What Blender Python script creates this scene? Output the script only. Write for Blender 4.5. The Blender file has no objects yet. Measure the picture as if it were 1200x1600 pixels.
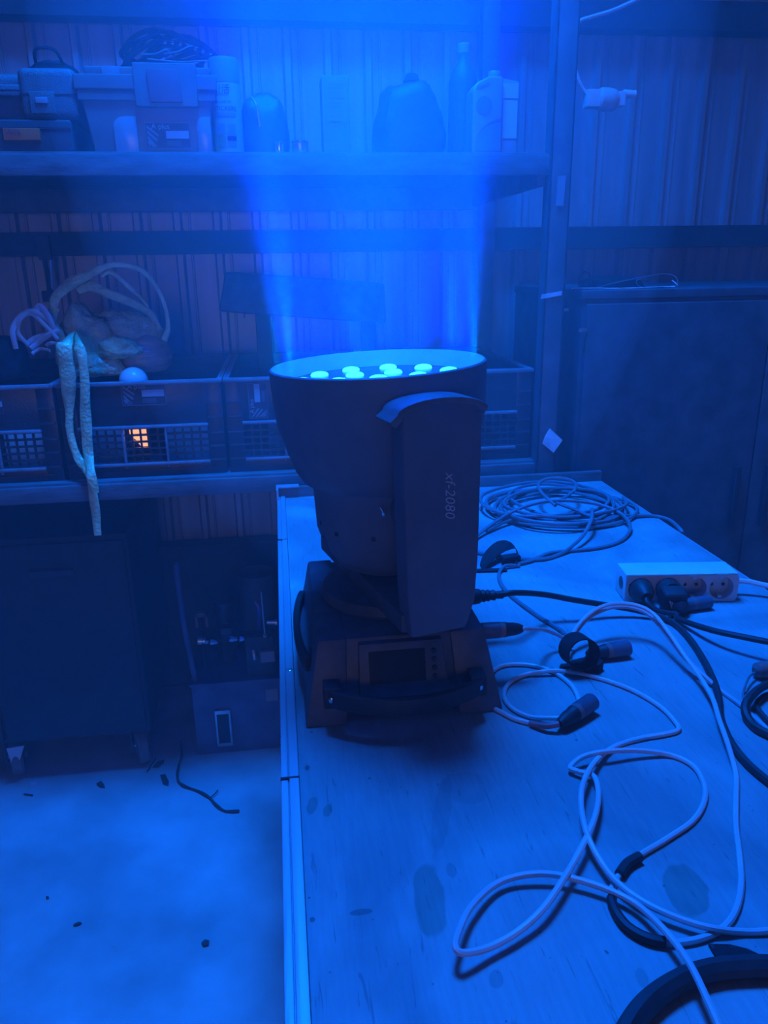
import bpy, bmesh, math, random
from mathutils import Vector, Matrix, noise
random.seed(7)
SC = bpy.context.scene
COL = SC.collection
PI = math.pi

# ---------------------------------------------------------------- camera
CAMZ = 1.35
YAW, PITCH, ROLL, FPX = math.radians(7.5), math.radians(17.9), math.radians(.9), 1200.0
_F = Vector((math.sin(YAW)*math.cos(PITCH), math.cos(YAW)*math.cos(PITCH), -math.sin(PITCH)))
_R0 = Vector((math.cos(YAW), -math.sin(YAW), 0)); _U0 = _R0.cross(_F)
_R = _R0*math.cos(ROLL) - _U0*math.sin(ROLL); _U = _R.cross(_F)
cd = bpy.data.cameras.new('camera'); cam = bpy.data.objects.new('camera', cd); COL.objects.link(cam)
cd.sensor_fit = 'VERTICAL'; cd.sensor_height = 36; cd.sensor_width = 27; cd.lens = 36*FPX/1600
cd.clip_start = .02
cam.matrix_world = Matrix(((_R.x, _U.x, -_F.x, 0), (_R.y, _U.y, -_F.y, 0), (_R.z, _U.z, -_F.z, CAMZ), (0, 0, 0, 1)))
SC.camera = cam

# ---------------------------------------------------------------- world, light, exposure
w = bpy.data.worlds.new('world'); SC.world = w; w.use_nodes = True
w.node_tree.nodes['Background'].inputs[0].default_value = (.25, .30, .75, 1)
w.node_tree.nodes['Background'].inputs[1].default_value = .03
SC.view_settings.view_transform = 'Standard'; SC.view_settings.look = 'None'
SC.view_settings.gamma = 1; SC.view_settings.use_curve_mapping = False
SC.view_settings.exposure = 0.0
SC.cycles.use_denoising = True
SC.cycles.max_bounces = 5; SC.cycles.diffuse_bounces = 2; SC.cycles.glossy_bounces = 3
SC.cycles.transmission_bounces = 4; SC.cycles.volume_bounces = 1; SC.cycles.transparent_max_bounces = 6
SC.cycles.caustics_reflective = False; SC.cycles.caustics_refractive = False
BLUE = (0.0, .145, 1.0)
def area(name, loc, size, power, color, spread=PI, rot=(0, 0, 0), parent=None):
    l = bpy.data.lights.new(name, 'AREA'); l.shape = 'DISK'; l.size = size; l.energy = power; l.color = color; l.spread = spread
    o = bpy.data.objects.new(name, l); COL.objects.link(o); o.location = loc; o.rotation_euler = rot
    if parent: o.parent = parent
    return o
# the pool of blue light the beam throws on the roof, above and a little behind the fixture
area('roof_bounce_light', (.10, 1.30, 3.05), .62, 71, BLUE, math.radians(118))

# pale light added low behind the photographer, nearly level; its door is assumed
area('assumed_door_light', (-.5, -4.0, 1.25), 1.3, 7, (1, .78, .86), rot=(PI/2, 0, -.1))

# ---------------------------------------------------------------- helpers
def ray(x, y): return _F + _R*((x-600)/FPX) - _U*((y-800)/FPX)
C0 = Vector((0, 0, CAMZ))
def PZ(x, y, z):
    r = ray(x, y); return C0 + r*((z-CAMZ)/r.z)
def PY(x, y, Y):
    r = ray(x, y); return C0 + r*(Y/r.y)
T = .87          # table top height

MATS = {}
def mat(name, color, rough=.5, metal=0.0, nscale=0, namt=.25, bump=0, bscale=60, emit=None, estr=0, spec=.5, trans=0, coat=0, alpha=1, stretch=None):
    m = bpy.data.materials.new(name); m.use_nodes = True
    nt = m.node_tree; b = nt.nodes['Principled BSDF']
    b.inputs['Base Color'].default_value = (*color, 1); b.inputs['Roughness'].default_value = rough
    b.inputs['Metallic'].default_value = metal; b.inputs['Specular IOR Level'].default_value = spec
    b.inputs['Transmission Weight'].default_value = trans; b.inputs['Coat Weight'].default_value = coat
    b.inputs['Alpha'].default_value = alpha
    tc = nt.nodes.new('ShaderNodeTexCoord'); co = tc.outputs['Object']
    if stretch:
        mp = nt.nodes.new('ShaderNodeMapping'); mp.inputs['Scale'].default_value = stretch
        nt.links.new(co, mp.inputs['Vector']); co = mp.outputs['Vector']
    if nscale:
        n = nt.nodes.new('ShaderNodeTexNoise'); n.inputs['Scale'].default_value = nscale; n.inputs['Detail'].default_value = 6
        nt.links.new(co, n.inputs['Vector'])
        r = nt.nodes.new('ShaderNodeValToRGB')
        r.color_ramp.elements[0].position = .3; r.color_ramp.elements[1].position = .7
        r.color_ramp.elements[0].color = (*[c*(1-namt) for c in color], 1)
        r.color_ramp.elements[1].color = (*[min(1, c*(1+namt)) for c in color], 1)
        nt.links.new(n.outputs['Fac'], r.inputs['Fac']); nt.links.new(r.outputs['Color'], b.inputs['Base Color'])
    if bump:
        n2 = nt.nodes.new('ShaderNodeTexNoise'); n2.inputs['Scale'].default_value = bscale; n2.inputs['Detail'].default_value = 4
        nt.links.new(co, n2.inputs['Vector'])
        bp = nt.nodes.new('ShaderNodeBump'); bp.inputs['Strength'].default_value = bump; bp.inputs['Distance'].default_value = .004
        nt.links.new(n2.outputs['Fac'], bp.inputs['Height']); nt.links.new(bp.outputs['Normal'], b.inputs['Normal'])
    if emit:
        b.inputs['Emission Color'].default_value = (*emit, 1); b.inputs['Emission Strength'].default_value = estr
    MATS[name] = m
    return m

mat('head_glare_plastic', (.15, .175, .23), .5, nscale=30, namt=.1)  # black plastic lightened to put the beam's glare into its colour
mat('black_plastic', (.11, .125, .16), .42, nscale=40, bump=.12, bscale=500)
mat('lit_cap_plastic', (.17, .17, .18), .4, nscale=40)  # black plastic lightened so the arm top shows as lit
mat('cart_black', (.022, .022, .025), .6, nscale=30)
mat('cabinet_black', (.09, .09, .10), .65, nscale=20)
mat('black_gloss', (.02, .02, .022), .14)
mat('black_rubber', (.03, .03, .032), .55, nscale=60)
mat('black_fabric', (.022, .022, .025), .9, nscale=200, bump=.5, bscale=900)
mat('dark_metal', (.05, .05, .055), .45, .3, nscale=30)
mat('chrome', (.9, .9, .92), .12, 1.0, nscale=20, namt=.05)
mat('reflector', (.75, .8, .85), .3, .6, nscale=14, namt=.08)
mat('lens_plate', (.05, .05, .06), .25)
mat('led', (.6, .9, 1), .2, emit=(.03, .62, 1), estr=3.5)
mat('silver_text', (.75, .68, .68), .35, .4)
mat('aluminium', (.50, .48, .5), .5, .4, nscale=9, namt=.14, bump=.12, bscale=30, stretch=(6, .5, 6))
mat('white_plastic', (.82, .80, .78), .38, nscale=25, namt=.06)
mat('socket_plastic', (.72, .66, .62), .4, nscale=25, namt=.08)
mat('white_cable', (.74, .68, .68), .42, nscale=18, namt=.1)
mat('pink_cable', (.62, .50, .52), .42, nscale=18, namt=.12)
mat('grey_cable', (.22, .22, .24), .42, nscale=18, namt=.12)
mat('red_sleeve', (.45, .16, .16), .5, nscale=30)
mat('brown_band', (.30, .16, .15), .5, nscale=30)
mat('lit_crate_edge', (.26, .26, .28), .3, nscale=30, namt=.25)  # lighter crate plastic: the bright edge lines are put into the colour
mat('crate', (.045, .045, .05), .3, nscale=30, namt=.2, bump=.1, bscale=200)
mat('label_dark', (.05, .05, .06), .4)
mat('label_light', (.55, .55, .58), .5)
mat('label_mid', (.3, .3, .33), .5)
mat('wall_metal', (.46, .45, .47), .4, .35, nscale=5, namt=.18, bump=.1, bscale=12, stretch=(4, 4, .5))
mat('beam_metal', (.045, .045, .05), .6, nscale=18)
mat('rack_metal', (.15, .15, .16), .5, .3, nscale=18, bump=.1)
mat('rack_board', (.16, .155, .155), .55, nscale=14, namt=.3, bump=.2, bscale=80, stretch=(1, 4, 4))
mat('case_grey', (.14, .145, .15), .45, bump=.5, bscale=420)
mat('case_black', (.06, .06, .065), .5, bump=.2, bscale=300)
mat('orange_latch', (1, .12, .03), .45, nscale=20, namt=.1)
mat('box_translucent', (.17, .18, .18), .32, nscale=12, namt=.15)
mat('box_window', (.34, .35, .37), .18)
mat('red_latch', (.30, .10, .12), .4)
mat('can_body', (.30, .42, .26), .3, nscale=20, namt=.08)
mat('can_cap', (.18, .32, .16), .35)
mat('print_dark', (.015, .02, .03), .5)
mat('print_mid', (.2, .27, .3), .5)
mat('jug_white', (.34, .34, .33), .35, nscale=10, namt=.06)
mat('jug_dark', (.2, .2, .24), .4)
mat('film', (.85, .80, .38), .16, nscale=22, namt=.35, bump=1, bscale=150, spec=.9, coat=.5)
mat('film_brown', (.66, .48, .32), .2, nscale=16, namt=.3, bump=.7, bscale=40, spec=.8, coat=.4, stretch=(1, 1, 5))
mat('bulb_white', (.85, .85, .85), .25)
mat('paper', (.7, .7, .72), .6, nscale=40)
mat('steel', (.62, .64, .66), .3, .85, nscale=20)
mat('tank_paint', (.10, .14, .24), .45, nscale=14)
mat('hose_blue', (.08, .14, .5), .3)
mat('rubber_wheel', (.16, .16, .17), .6, nscale=20)
mat('twig', (.05, .04, .035), .8, nscale=40)
mat('leaf', (.07, .06, .05), .8, nscale=40)
mat('cardboard', (.55, .42, .30), .7, nscale=20)
mat('led_dot', (.85, .85, .8), .3)
mat('orange_glow', (1, .6, .35), .5, emit=(1, .42, .17), estr=1.3)  # orange glow of the crate's lamp, its source assumed

def concrete():
    m = mat('concrete', (.50, .50, .49), .8, nscale=3.4, namt=.34, bump=.25, bscale=40)
    return m
concrete()
def plywood():
    m = bpy.data.materials.new('table_ply'); m.use_nodes = True; nt = m.node_tree; b = nt.nodes['Principled BSDF']
    b.inputs['Roughness'].default_value = .62
    N = nt.nodes.new; L = nt.links.new
    tc = N('ShaderNodeTexCoord')
    def nz(scale, det, st=None, dist=0):
        n = N('ShaderNodeTexNoise'); n.inputs['Scale'].default_value = scale; n.inputs['Detail'].default_value = det; n.inputs['Distortion'].default_value = dist
        if st:
            mp = N('ShaderNodeMapping'); mp.inputs['Scale'].default_value = st; L(tc.outputs['Object'], mp.inputs[0]); L(mp.outputs[0], n.inputs['Vector'])
        else: L(tc.outputs['Object'], n.inputs['Vector'])
        return n
    def ramp(src, p0, c0, p1, c1):
        r = N('ShaderNodeValToRGB'); e = r.color_ramp.elements
        e[0].position = p0; e[0].color = (*c0, 1); e[1].position = p1; e[1].color = (*c1, 1); L(src, r.inputs[0]); return r.outputs[0]
    def mul(a, c, f=1):
        x = N('ShaderNodeMix'); x.data_type = 'RGBA'; x.blend_type = 'MULTIPLY'; x.inputs[0].default_value = f
        L(a, x.inputs[6]); L(c, x.inputs[7]); return x.outputs[2]
    base = ramp(nz(5, 7, None, .6).outputs['Fac'], .3, (.38, .39, .38), .72, (.53, .53, .51))
    grain = ramp(nz(30, 5, (8, .7, 1)).outputs['Fac'], .35, (.9, .9, .9), .65, (1, 1, 1))
    smear = ramp(nz(2.6, 3, (1.5, 1, 1), 1.5).outputs['Fac'], .40, (.66, .68, .70), .56, (1, 1, 1))
    scratch = ramp(nz(14, 2, (14, 1.2, 1), 1.2).outputs['Fac'], .28, (.66, .65, .65), .34, (1, 1, 1))
    specks = ramp(nz(170, 1).outputs['Fac'], .20, (.4, .38, .38), .24, (1, 1, 1))
    c = mul(mul(mul(mul(base, grain), smear), scratch), specks)
    # round and pointed oil stains where they lie on the board (table coordinates)
    sep = N('ShaderNodeSeparateXYZ'); L(tc.outputs['Object'], sep.inputs[0])
    for (cx, cy, ax, ay, rot, dark) in STAINS:
        mp = N('ShaderNodeMapping'); mp.vector_type = 'POINT'
        mp.inputs['Location'].default_value = (0, 0, 0)
        sub = N('ShaderNodeVectorMath'); sub.operation = 'SUBTRACT'; sub.inputs[1].default_value = (cx, cy, 0); L(tc.outputs['Object'], sub.inputs[0])
        ro = N('ShaderNodeVectorRotate'); ro.rotation_type = 'Z_AXIS'; ro.inputs['Angle'].default_value = rot; L(sub.outputs[0], ro.inputs['Vector'])
        sc = N('ShaderNodeVectorMath'); sc.operation = 'MULTIPLY'; sc.inputs[1].default_value = (1/ax, 1/ay, 0); L(ro.outputs[0], sc.inputs[0])
        ln = N('ShaderNodeVectorMath'); ln.operation = 'LENGTH'; L(sc.outputs[0], ln.inputs[0])
        nn = nz(60, 3)
        ad = N('ShaderNodeMath'); ad.operation = 'MULTIPLY_ADD'; L(nn.outputs['Fac'], ad.inputs[0]); ad.inputs[1].default_value = .5; L(ln.outputs['Value'], ad.inputs[2])
        dv = N('ShaderNodeMath'); dv.operation = 'MULTIPLY'; dv.inputs[1].default_value = .5; L(ad.outputs[0], dv.inputs[0])
        c = mul(c, ramp(dv.outputs[0], .58, dark, .64, (1, 1, 1)))
    L(c, b.inputs['Base Color'])
    bp = N('ShaderNodeBump'); bp.inputs['Strength'].default_value = .15; bp.inputs['Distance'].default_value = .003
    L(nz(90, 4, (3, 1, 1)).outputs['Fac'], bp.inputs['Height']); L(bp.outputs[0], b.inputs['Normal'])
    MATS['table_ply'] = m
# stains: centre x, centre y, half sizes, angle, tint
def stain(x, y, wpx, hpx, rot, dark):
    a = PZ(x, y, T); b = PZ(x+wpx, y, T); c = PZ(x, y-hpx, T)
    return (a.x-.35, a.y-.83, abs(b.x-a.x), abs(c.y-a.y), rot, dark)   # relative to the table's own origin
OIL = (.60, .70, .62)
STAINS = [stain(671, 1405, 26, 58, .10, OIL), stain(488, 1258, 9, 14, .2, OIL), stain(512, 1266, 7, 10, .2, OIL), stain(1072, 1390, 34, 44, .35, OIL),
          stain(705, 1360, 8, 12, .1, (.75, .8, .78)), stain(775, 1530, 12, 16, .3, (.72, .75, .75)), stain(1003, 1528, 9, 16, .2, (.75, .8, .78)),
          stain(565, 1425, 18, 5, 0, (.55, .55, .55)), stain(480, 1200, 4, 4, 0, (.4, .4, .4)), stain(488, 1437, 4, 4, 0, (.4, .4, .4)),
          stain(690, 1270, 14, 60, .3, (.86, .86, .86)), stain(730, 1230, 40, 26, .3, (.88, .88, .88)), stain(600, 1160, 60, 9, 0, (.9, .9, .9))]
plywood()

LOC = {}
def wl(o): return LOC.get(o, Vector((0, 0, 0))) if o is not None else Vector((0, 0, 0))
def tag(o, label=None, cat=None, group=None, kind=None):
    if label: o['label'] = label
    if cat: o['category'] = cat
    if group: o['group'] = group
    if kind: o['kind'] = kind
    return o
def thing(name, loc, label, cat, group=None):
    o = bpy.data.objects.new(name, None); COL.objects.link(o); o.location = loc; o.empty_display_size = .05
    LOC[o] = Vector(loc); tag(o, label, cat, group); return o

class MB:
    def __init__(s): s.v = []; s.f = []
    def add(s, vs, fs):
        k = len(s.v); s.v += [Vector(v) for v in vs]; s.f += [[i+k for i in f] for f in fs]; return s
    def box(s, c, d, M=None):
        c = Vector(c); vs = []
        for sx in (-.5, .5):
            for sy in (-.5, .5):
                for sz in (-.5, .5):
                    p = Vector((sx*d[0], sy*d[1], sz*d[2]))
                    vs.append(c + (M @ p if M else p))
        return s.add(vs, [(0, 1, 3, 2), (4, 6, 7, 5), (0, 4, 5, 1), (2, 3, 7, 6), (0, 2, 6, 4), (1, 5, 7, 3)])
    def bb(s, x0, x1, y0, y1, z0, z1): return s.box(((x0+x1)/2, (y0+y1)/2, (z0+z1)/2), (x1-x0, y1-y0, z1-z0))
    def hexa(s, b, t):      # bottom 4 and top 4 corners
        return s.add(list(b)+list(t), [(3, 2, 1, 0), (4, 5, 6, 7), (0, 1, 5, 4), (1, 2, 6, 5), (2, 3, 7, 6), (3, 0, 4, 7)])
    def cyl(s, p0, p1, r0, r1=None, n=16):
        if r1 is None: r1 = r0
        p0 = Vector(p0); p1 = Vector(p1); d = (p1-p0).normalized()
        a = d.orthogonal().normalized(); b = d.cross(a)
        vs = []
        for p, r in ((p0, r0), (p1, r1)):
            for i in range(n):
                t = 2*PI*i/n; vs.append(p + (a*math.cos(t)+b*math.sin(t))*r)
        fs = [(i, (i+1) % n, n+(i+1) % n, n+i) for i in range(n)] + [tuple(range(n-1, -1, -1)), tuple(range(n, 2*n))]
        return s.add(vs, fs)
    def lathe(s, prof, o=(0, 0, 0), axis=(0, 0, 1), n=32, caps=True, M=None):
        o = Vector(o); d = Vector(axis).normalized(); a = d.orthogonal().normalized(); b = d.cross(a); vs = []; fs = []
        for (r, z) in prof:
            for i in range(n):
                t = 2*PI*i/n; vs.append(o + d*z + (a*math.cos(t)+b*math.sin(t))*max(r, 1e-5))
        for k in range(len(prof)-1):
            for i in range(n): fs.append((k*n+i, k*n+(i+1) % n, (k+1)*n+(i+1) % n, (k+1)*n+i))
        if caps: fs += [tuple(range(n-1, -1, -1)), tuple(range((len(prof)-1)*n, len(prof)*n))]
        if M: vs = [M @ v for v in vs]
        return s.add(vs, fs)
    def tube(s, path, r, n=8, closed=False, flat=None, up=Vector((0, 0, 1))):
        path = [Vector(p) for p in path]; m = len(path); vs = []; fs = []; prev = None
        for k in range(m):
            d = (path[(k+1) % m] - path[k-1]) if closed else (path[min(k+1, m-1)] - path[max(k-1, 0)])
            d = d.normalized() if d.length > 1e-9 else Vector((1, 0, 0))
            if flat:
                a = up.cross(d)
                a = a.normalized() if a.length > 1e-6 else d.orthogonal().normalized()
            else:
                a = (prev - d*prev.dot(d)) if prev else d.orthogonal()
                if a.length < 1e-6: a = d.orthogonal()
                a.normalize()
            prev = a.copy(); b = d.cross(a)
            rr = r[k] if isinstance(r, (list, tuple)) else r
            for i in range(n):
                t = 2*PI*i/n
                ca, cb = (rr, rr) if not flat else (rr, flat)
                vs.append(path[k] + a*math.cos(t)*ca + b*math.sin(t)*cb)
        for k in range(m if closed else m-1):
            k2 = (k+1) % m
            for i in range(n): fs.append((k*n+i, k*n+(i+1) % n, k2*n+(i+1) % n, k2*n+i))
        if not closed: fs += [tuple(range(n-1, -1, -1)), tuple(range((m-1)*n, m*n))]
        return s.add(vs, fs)
    def prism(s, poly, o, u, v, n_, depth):    # polygon in the plane (u, v) at o, pushed along n_
        o = Vector(o); u = Vector(u); v = Vector(v); n_ = Vector(n_); k = len(poly)
        vs = [o+u*p[0]+v*p[1] for p in poly] + [o+u*p[0]+v*p[1]+n_*depth for p in poly]
        fs = [tuple(range(k-1, -1, -1)), tuple(range(k, 2*k))] + [(i, (i+1) % k, k+(i+1) % k, k+i) for i in range(k)]
        return s.add(vs, fs)
    def ball(s, c, r, n=16, m=10, sc=(1, 1, 1)):
        c = Vector(c); vs = [c+Vector((0, 0, -r*sc[2]))]; fs = []
        for j in range(1, m):
            ph = -PI/2 + PI*j/m
            for i in range(n):
                t = 2*PI*i/n; vs.append(c+Vector((math.cos(t)*math.cos(ph)*r*sc[0], math.sin(t)*math.cos(ph)*r*sc[1], math.sin(ph)*r*sc[2])))
        vs.append(c+Vector((0, 0, r*sc[2]))); top = len(vs)-1
        for i in range(n):
            fs.append((0, 1+(i+1) % n, 1+i)); fs.append((top, 1+(m-2)*n+i, 1+(m-2)*n+(i+1) % n))
            for j in range(m-2): fs.append((1+j*n+i, 1+j*n+(i+1) % n, 1+(j+1)*n+(i+1) % n, 1+(j+1)*n+i))
        return s.add(vs, fs)
    def map(s, fn): s.v = [Vector(fn(v)) for v in s.v]; return s
    def build(s, name, m, parent=None, bevel=0, seg=2, loc=None, ang=35, recalc=True):
        me = bpy.data.meshes.new(name)
        base = Vector(loc) if loc is not None else wl(parent)
        me.from_pydata([v-base for v in s.v], [], s.f)
        bm = bmesh.new(); bm.from_mesh(me)
        if recalc: bmesh.ops.recalc_face_normals(bm, faces=bm.faces)
        if bevel:
            ed = [e for e in bm.edges if len(e.link_faces) == 2 and e.calc_face_angle(0) > .5]
            bmesh.ops.bevel(bm, geom=ed, offset=bevel, segments=seg, affect='EDGES', clamp_overlap=True, profile=.6)
        for f in bm.faces: f.smooth = True
        bm.to_mesh(me); bm.free(); me.set_sharp_from_angle(angle=math.radians(ang))
        me.materials.append(MATS[m])
        o = bpy.data.objects.new(name, me); COL.objects.link(o)
        if parent is not None: o.parent = parent
        if loc is not None and parent is None: o.location = base
        LOC[o] = base
        return o

def spline(pts, sub=8, closed=False):
    pts = [Vector(p) for p in pts]; n = len(pts); out = []
    rng = range(n) if closed else range(n-1)
    for i in rng:
        if closed: p0, p1, p2, p3 = pts[i-1], pts[i], pts[(i+1) % n], pts[(i+2) % n]
        else: p0, p1, p2, p3 = pts[max(i-1, 0)], pts[i], pts[i+1], pts[min(i+2, n-1)]
        for k in range(sub):
            t = k/sub
            out.append(.5*((2*p1)+(p2-p0)*t+(2*p0-5*p1+4*p2-p3)*t*t+(3*p1-p0-3*p2+p3)*t**3))
    if not closed: out.append(pts[-1])
    return out
def copy_tree(o, parent=None):
    c = o.copy(); COL.objects.link(c); c.parent = parent
    LOC[c] = LOC.get(o, Vector())
    for ch in list(o.children): copy_tree(ch, c)
    return c
def text_mb(s, size, shear=0, width=1, bold=0):
    cu = bpy.data.curves.new('text', 'FONT'); cu.body = s; cu.size = size; cu.shear = shear; cu.align_x = 'CENTER'; cu.align_y = 'CENTER'; cu.resolution_u = 3; cu.offset = bold
    o = bpy.data.objects.new('text', cu); COL.objects.link(o)
    bpy.context.view_layer.update()
    me = bpy.data.meshes.new_from_object(o.evaluated_get(bpy.context.evaluated_depsgraph_get()))
    mb = MB(); mb.add([Vector((v.co.x*width, v.co.y, 0)) for v in me.vertices], [tuple(p.vertices) for p in me.polygons])
    bpy.data.objects.remove(o); bpy.data.curves.remove(cu); bpy.data.meshes.remove(me)
    return mb
def put(mb, o, u, v, n=None, e=0):
    o = Vector(o); u = Vector(u); v = Vector(v); n = u.cross(v)
    return mb.map(lambda p: o+u*p.x+v*p.y+n*(p.z+e))

# ================================================================= SETTING
fl = MB(); fl.bb(-3, 3.2, -1.2, 3.2, -.1, 0)
tag(fl.build('floor', 'concrete', loc=(0, 0, 0)), 'bare concrete floor with stains', kind='structure')
WALLY = 2.42
wb = MB(); prof = []; x = -3.0; i = 0
while x < 3.2:
    prof += [(x, 0), (x+.030, 0), (x+.037, -.016), (x+.052, -.016), (x+.059, 0), (x+.074, 0), (x+.0765, -.004), (x+.0795, -.004), (x+.082, 0)]
    x += .112; i += 1
vs = []; fs = []; n = len(prof)
for z in (0, 3.2):
    for p in prof: vs.append((p[0], WALLY+p[1], z))
for z in (0, 3.2):
    vs += [(prof[0][0], WALLY+.03, z), (prof[-1][0], WALLY+.03, z)]
fs = [(k, k+1, n+k+1, n+k) for k in range(n-1)] + [(2*n, 2*n+1, 2*n+3, 2*n+2)]
wb.add(vs, fs)
tag(wb.build('wall_back', 'wall_metal', loc=(0, 0, 0), recalc=False, ang=20), 'corrugated sheet metal back wall', kind='structure')
for k, (z0, z1) in enumerate(((1.385, 1.447), (1.965, 2.04), (.02, .51))):  # lowest is no girt: a dark panel added for the shade there
    b = MB(); b.bb(-2.9, 3.1, WALLY-.076, WALLY-.017, z0, z1)
    b.bb(-2.9, 3.1, WALLY-.082, WALLY-.070, z0, z0+.008)
    tag(b.build('trim_%d' % (k+1), 'beam_metal', loc=(0, 0, 0)), 'dark steel girt along the corrugated wall, the lowest an added dark panel', kind='structure')
# ================================================================= RACK
RX1 = .64
RY0 = 1.72; RY1 = 2.33
rk = thing('storage_rack', (-.3, 2.0, 0), 'steel storage rack with two visible shelves along the corrugated wall', 'rack')
for (px_, py_) in ((.592, RY0-.012), (.592, RY1-.03), (-1.25, RY0-.012), (-1.25, RY1-.03)):
    p = MB(); p.bb(px_, px_+.048, py_, py_+.006, 0, 2.3); p.bb(px_, px_+.006, py_, py_+.042, 0, 2.3)
    p.bb(px_+.042, px_+.048, py_, py_+.042, 0, 2.3)
    p.build('post', 'rack_metal', rk, .002)
for (zt, th) in ((.897, .042), (1.570, .045)):
    b = MB(); b.bb(-1.2, .592, RY0+.004, WALLY-.018, zt-.016, zt); b.build('shelf_board', 'rack_board', rk, .002)
    b = MB(); b.bb(-1.2, .592, RY0-.006, RY0+.014, zt-th, zt-.005); b.build('front_rail', 'rack_board', rk, .003)
    b = MB(); b.bb(-1.2, .592, RY1-.02, RY1, zt-th-.03, zt-.016); b.build('back_rail', 'rack_metal', rk, .003)
    b = MB(); b.bb(.572, .592, RY0+.014, RY1-.02, zt-th-.02, zt-.016); b.build('side_rail', 'rack_metal', rk, .003)
# bits of tape and paper stuck on the front right post
q = MB(); a = PY(861, 689, RY0-.016)
q.prism([(-.004, .030), (.026, .002), (.006, -.028), (-.020, -.006), (-.014, .012)], a, (1, 0, 0), (0, 0, 1), (0, -1, 0), .002)
q.map(lambda p: (p.x, p.y-.006*math.sin((p.x-a.x)*90), p.z)); q.build('paper_scrap', 'paper', rk)
q = MB(); a = PY(861, 461, RY0-.014); q.prism([(-.024, -.008), (.024, -.001), (.024, .008), (-.022, .002)], a, (1, 0, 0), (0, 0, 1), (0, -1, 0), .002); q.build('tape_strip', 'paper', rk)
q = MB(); a = PY(875, 298, RY0-.014); q.prism([(-.008, -.03), (.009, -.03), (.011, .03), (-.007, .028)], a, (1, 0, 0), (0, 0, 1), (0, -1, 0), .002); q.build('tape_strip', 'label_mid', rk)

# ================================================================= STICKER HELPER
def sticker(parent, o, u, v, W, H):
    o = Vector(o); u = Vector(u).normalized(); v = Vector(v).normalized(); n = u.cross(v)
    p = MB(); p.prism([(-W/2, -H/2), (W/2, -H/2), (W/2, H/2), (-W/2, H/2)], o, u, v, n, .0008)
    pl = p.build('label', 'label_dark', parent)
    tag(pl, 'dark printed label reading A plus')
    b = MB(); t = .008*W
    for (x0, x1, y0, y1) in ((-W/2, W/2, H/2-t*1.5, H/2), (-W/2, W/2, -H/2, -H/2+t), (-W/2, -W/2+t, -H/2, H/2), (W/2-t, W/2, -H/2, H/2)):
        b.prism([(x0, y0), (x1, y0), (x1, y1), (x0, y1)], o, u, v, n, .0011)
    b.build('border', 'label_mid', pl)
    for k in range(4):
        y = H*(.40-.2*k); b = MB()
        x0 = -W*.46
        pts = [(x0, y), (x0, y-H*.11), (x0+W*(.24-.03*k), y-H*.45), (x0+W*(.25-.03*k), y-H*.36)]
        pts = [(px, max(py, -H*.46)) for px, py in pts]
        if pts[2][1] <= -H*.45: pts[2] = (x0+W*.13, -H*.46); pts[3] = (x0+W*.18, -H*.40)
        b.prism(pts, o, u, v, n, .0012); b.build('stripe', 'label_mid', pl)
    b = MB(); b.prism([(-W*.04, -H*.12), (W*.47, -H*.12), (W*.47, H*.18), (-W*.04, H*.18)], o, u, v, n, .0012); b.build('white_field', 'label_light', pl)
    put(text_mb('A plus', H*.30), o-u*W*.15+v*H*.34, u, v, e=.0013).build('lettering', 'label_light', pl)
    put(text_mb('A plus', H*.15), o-u*W*.36-v*H*.40, u, v, e=.0013).build('lettering', 'label_mid', pl)
    for k in range(3):
        b = MB(); y = -H*(.24+.07*k); b.prism([(-W*.04, y), (W*.28, y), (W*.28, y+H*.02), (-W*.04, y+H*.02)], o, u, v, n, .0011); b.build('print_line', 'label_mid', pl)
    return pl

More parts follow.
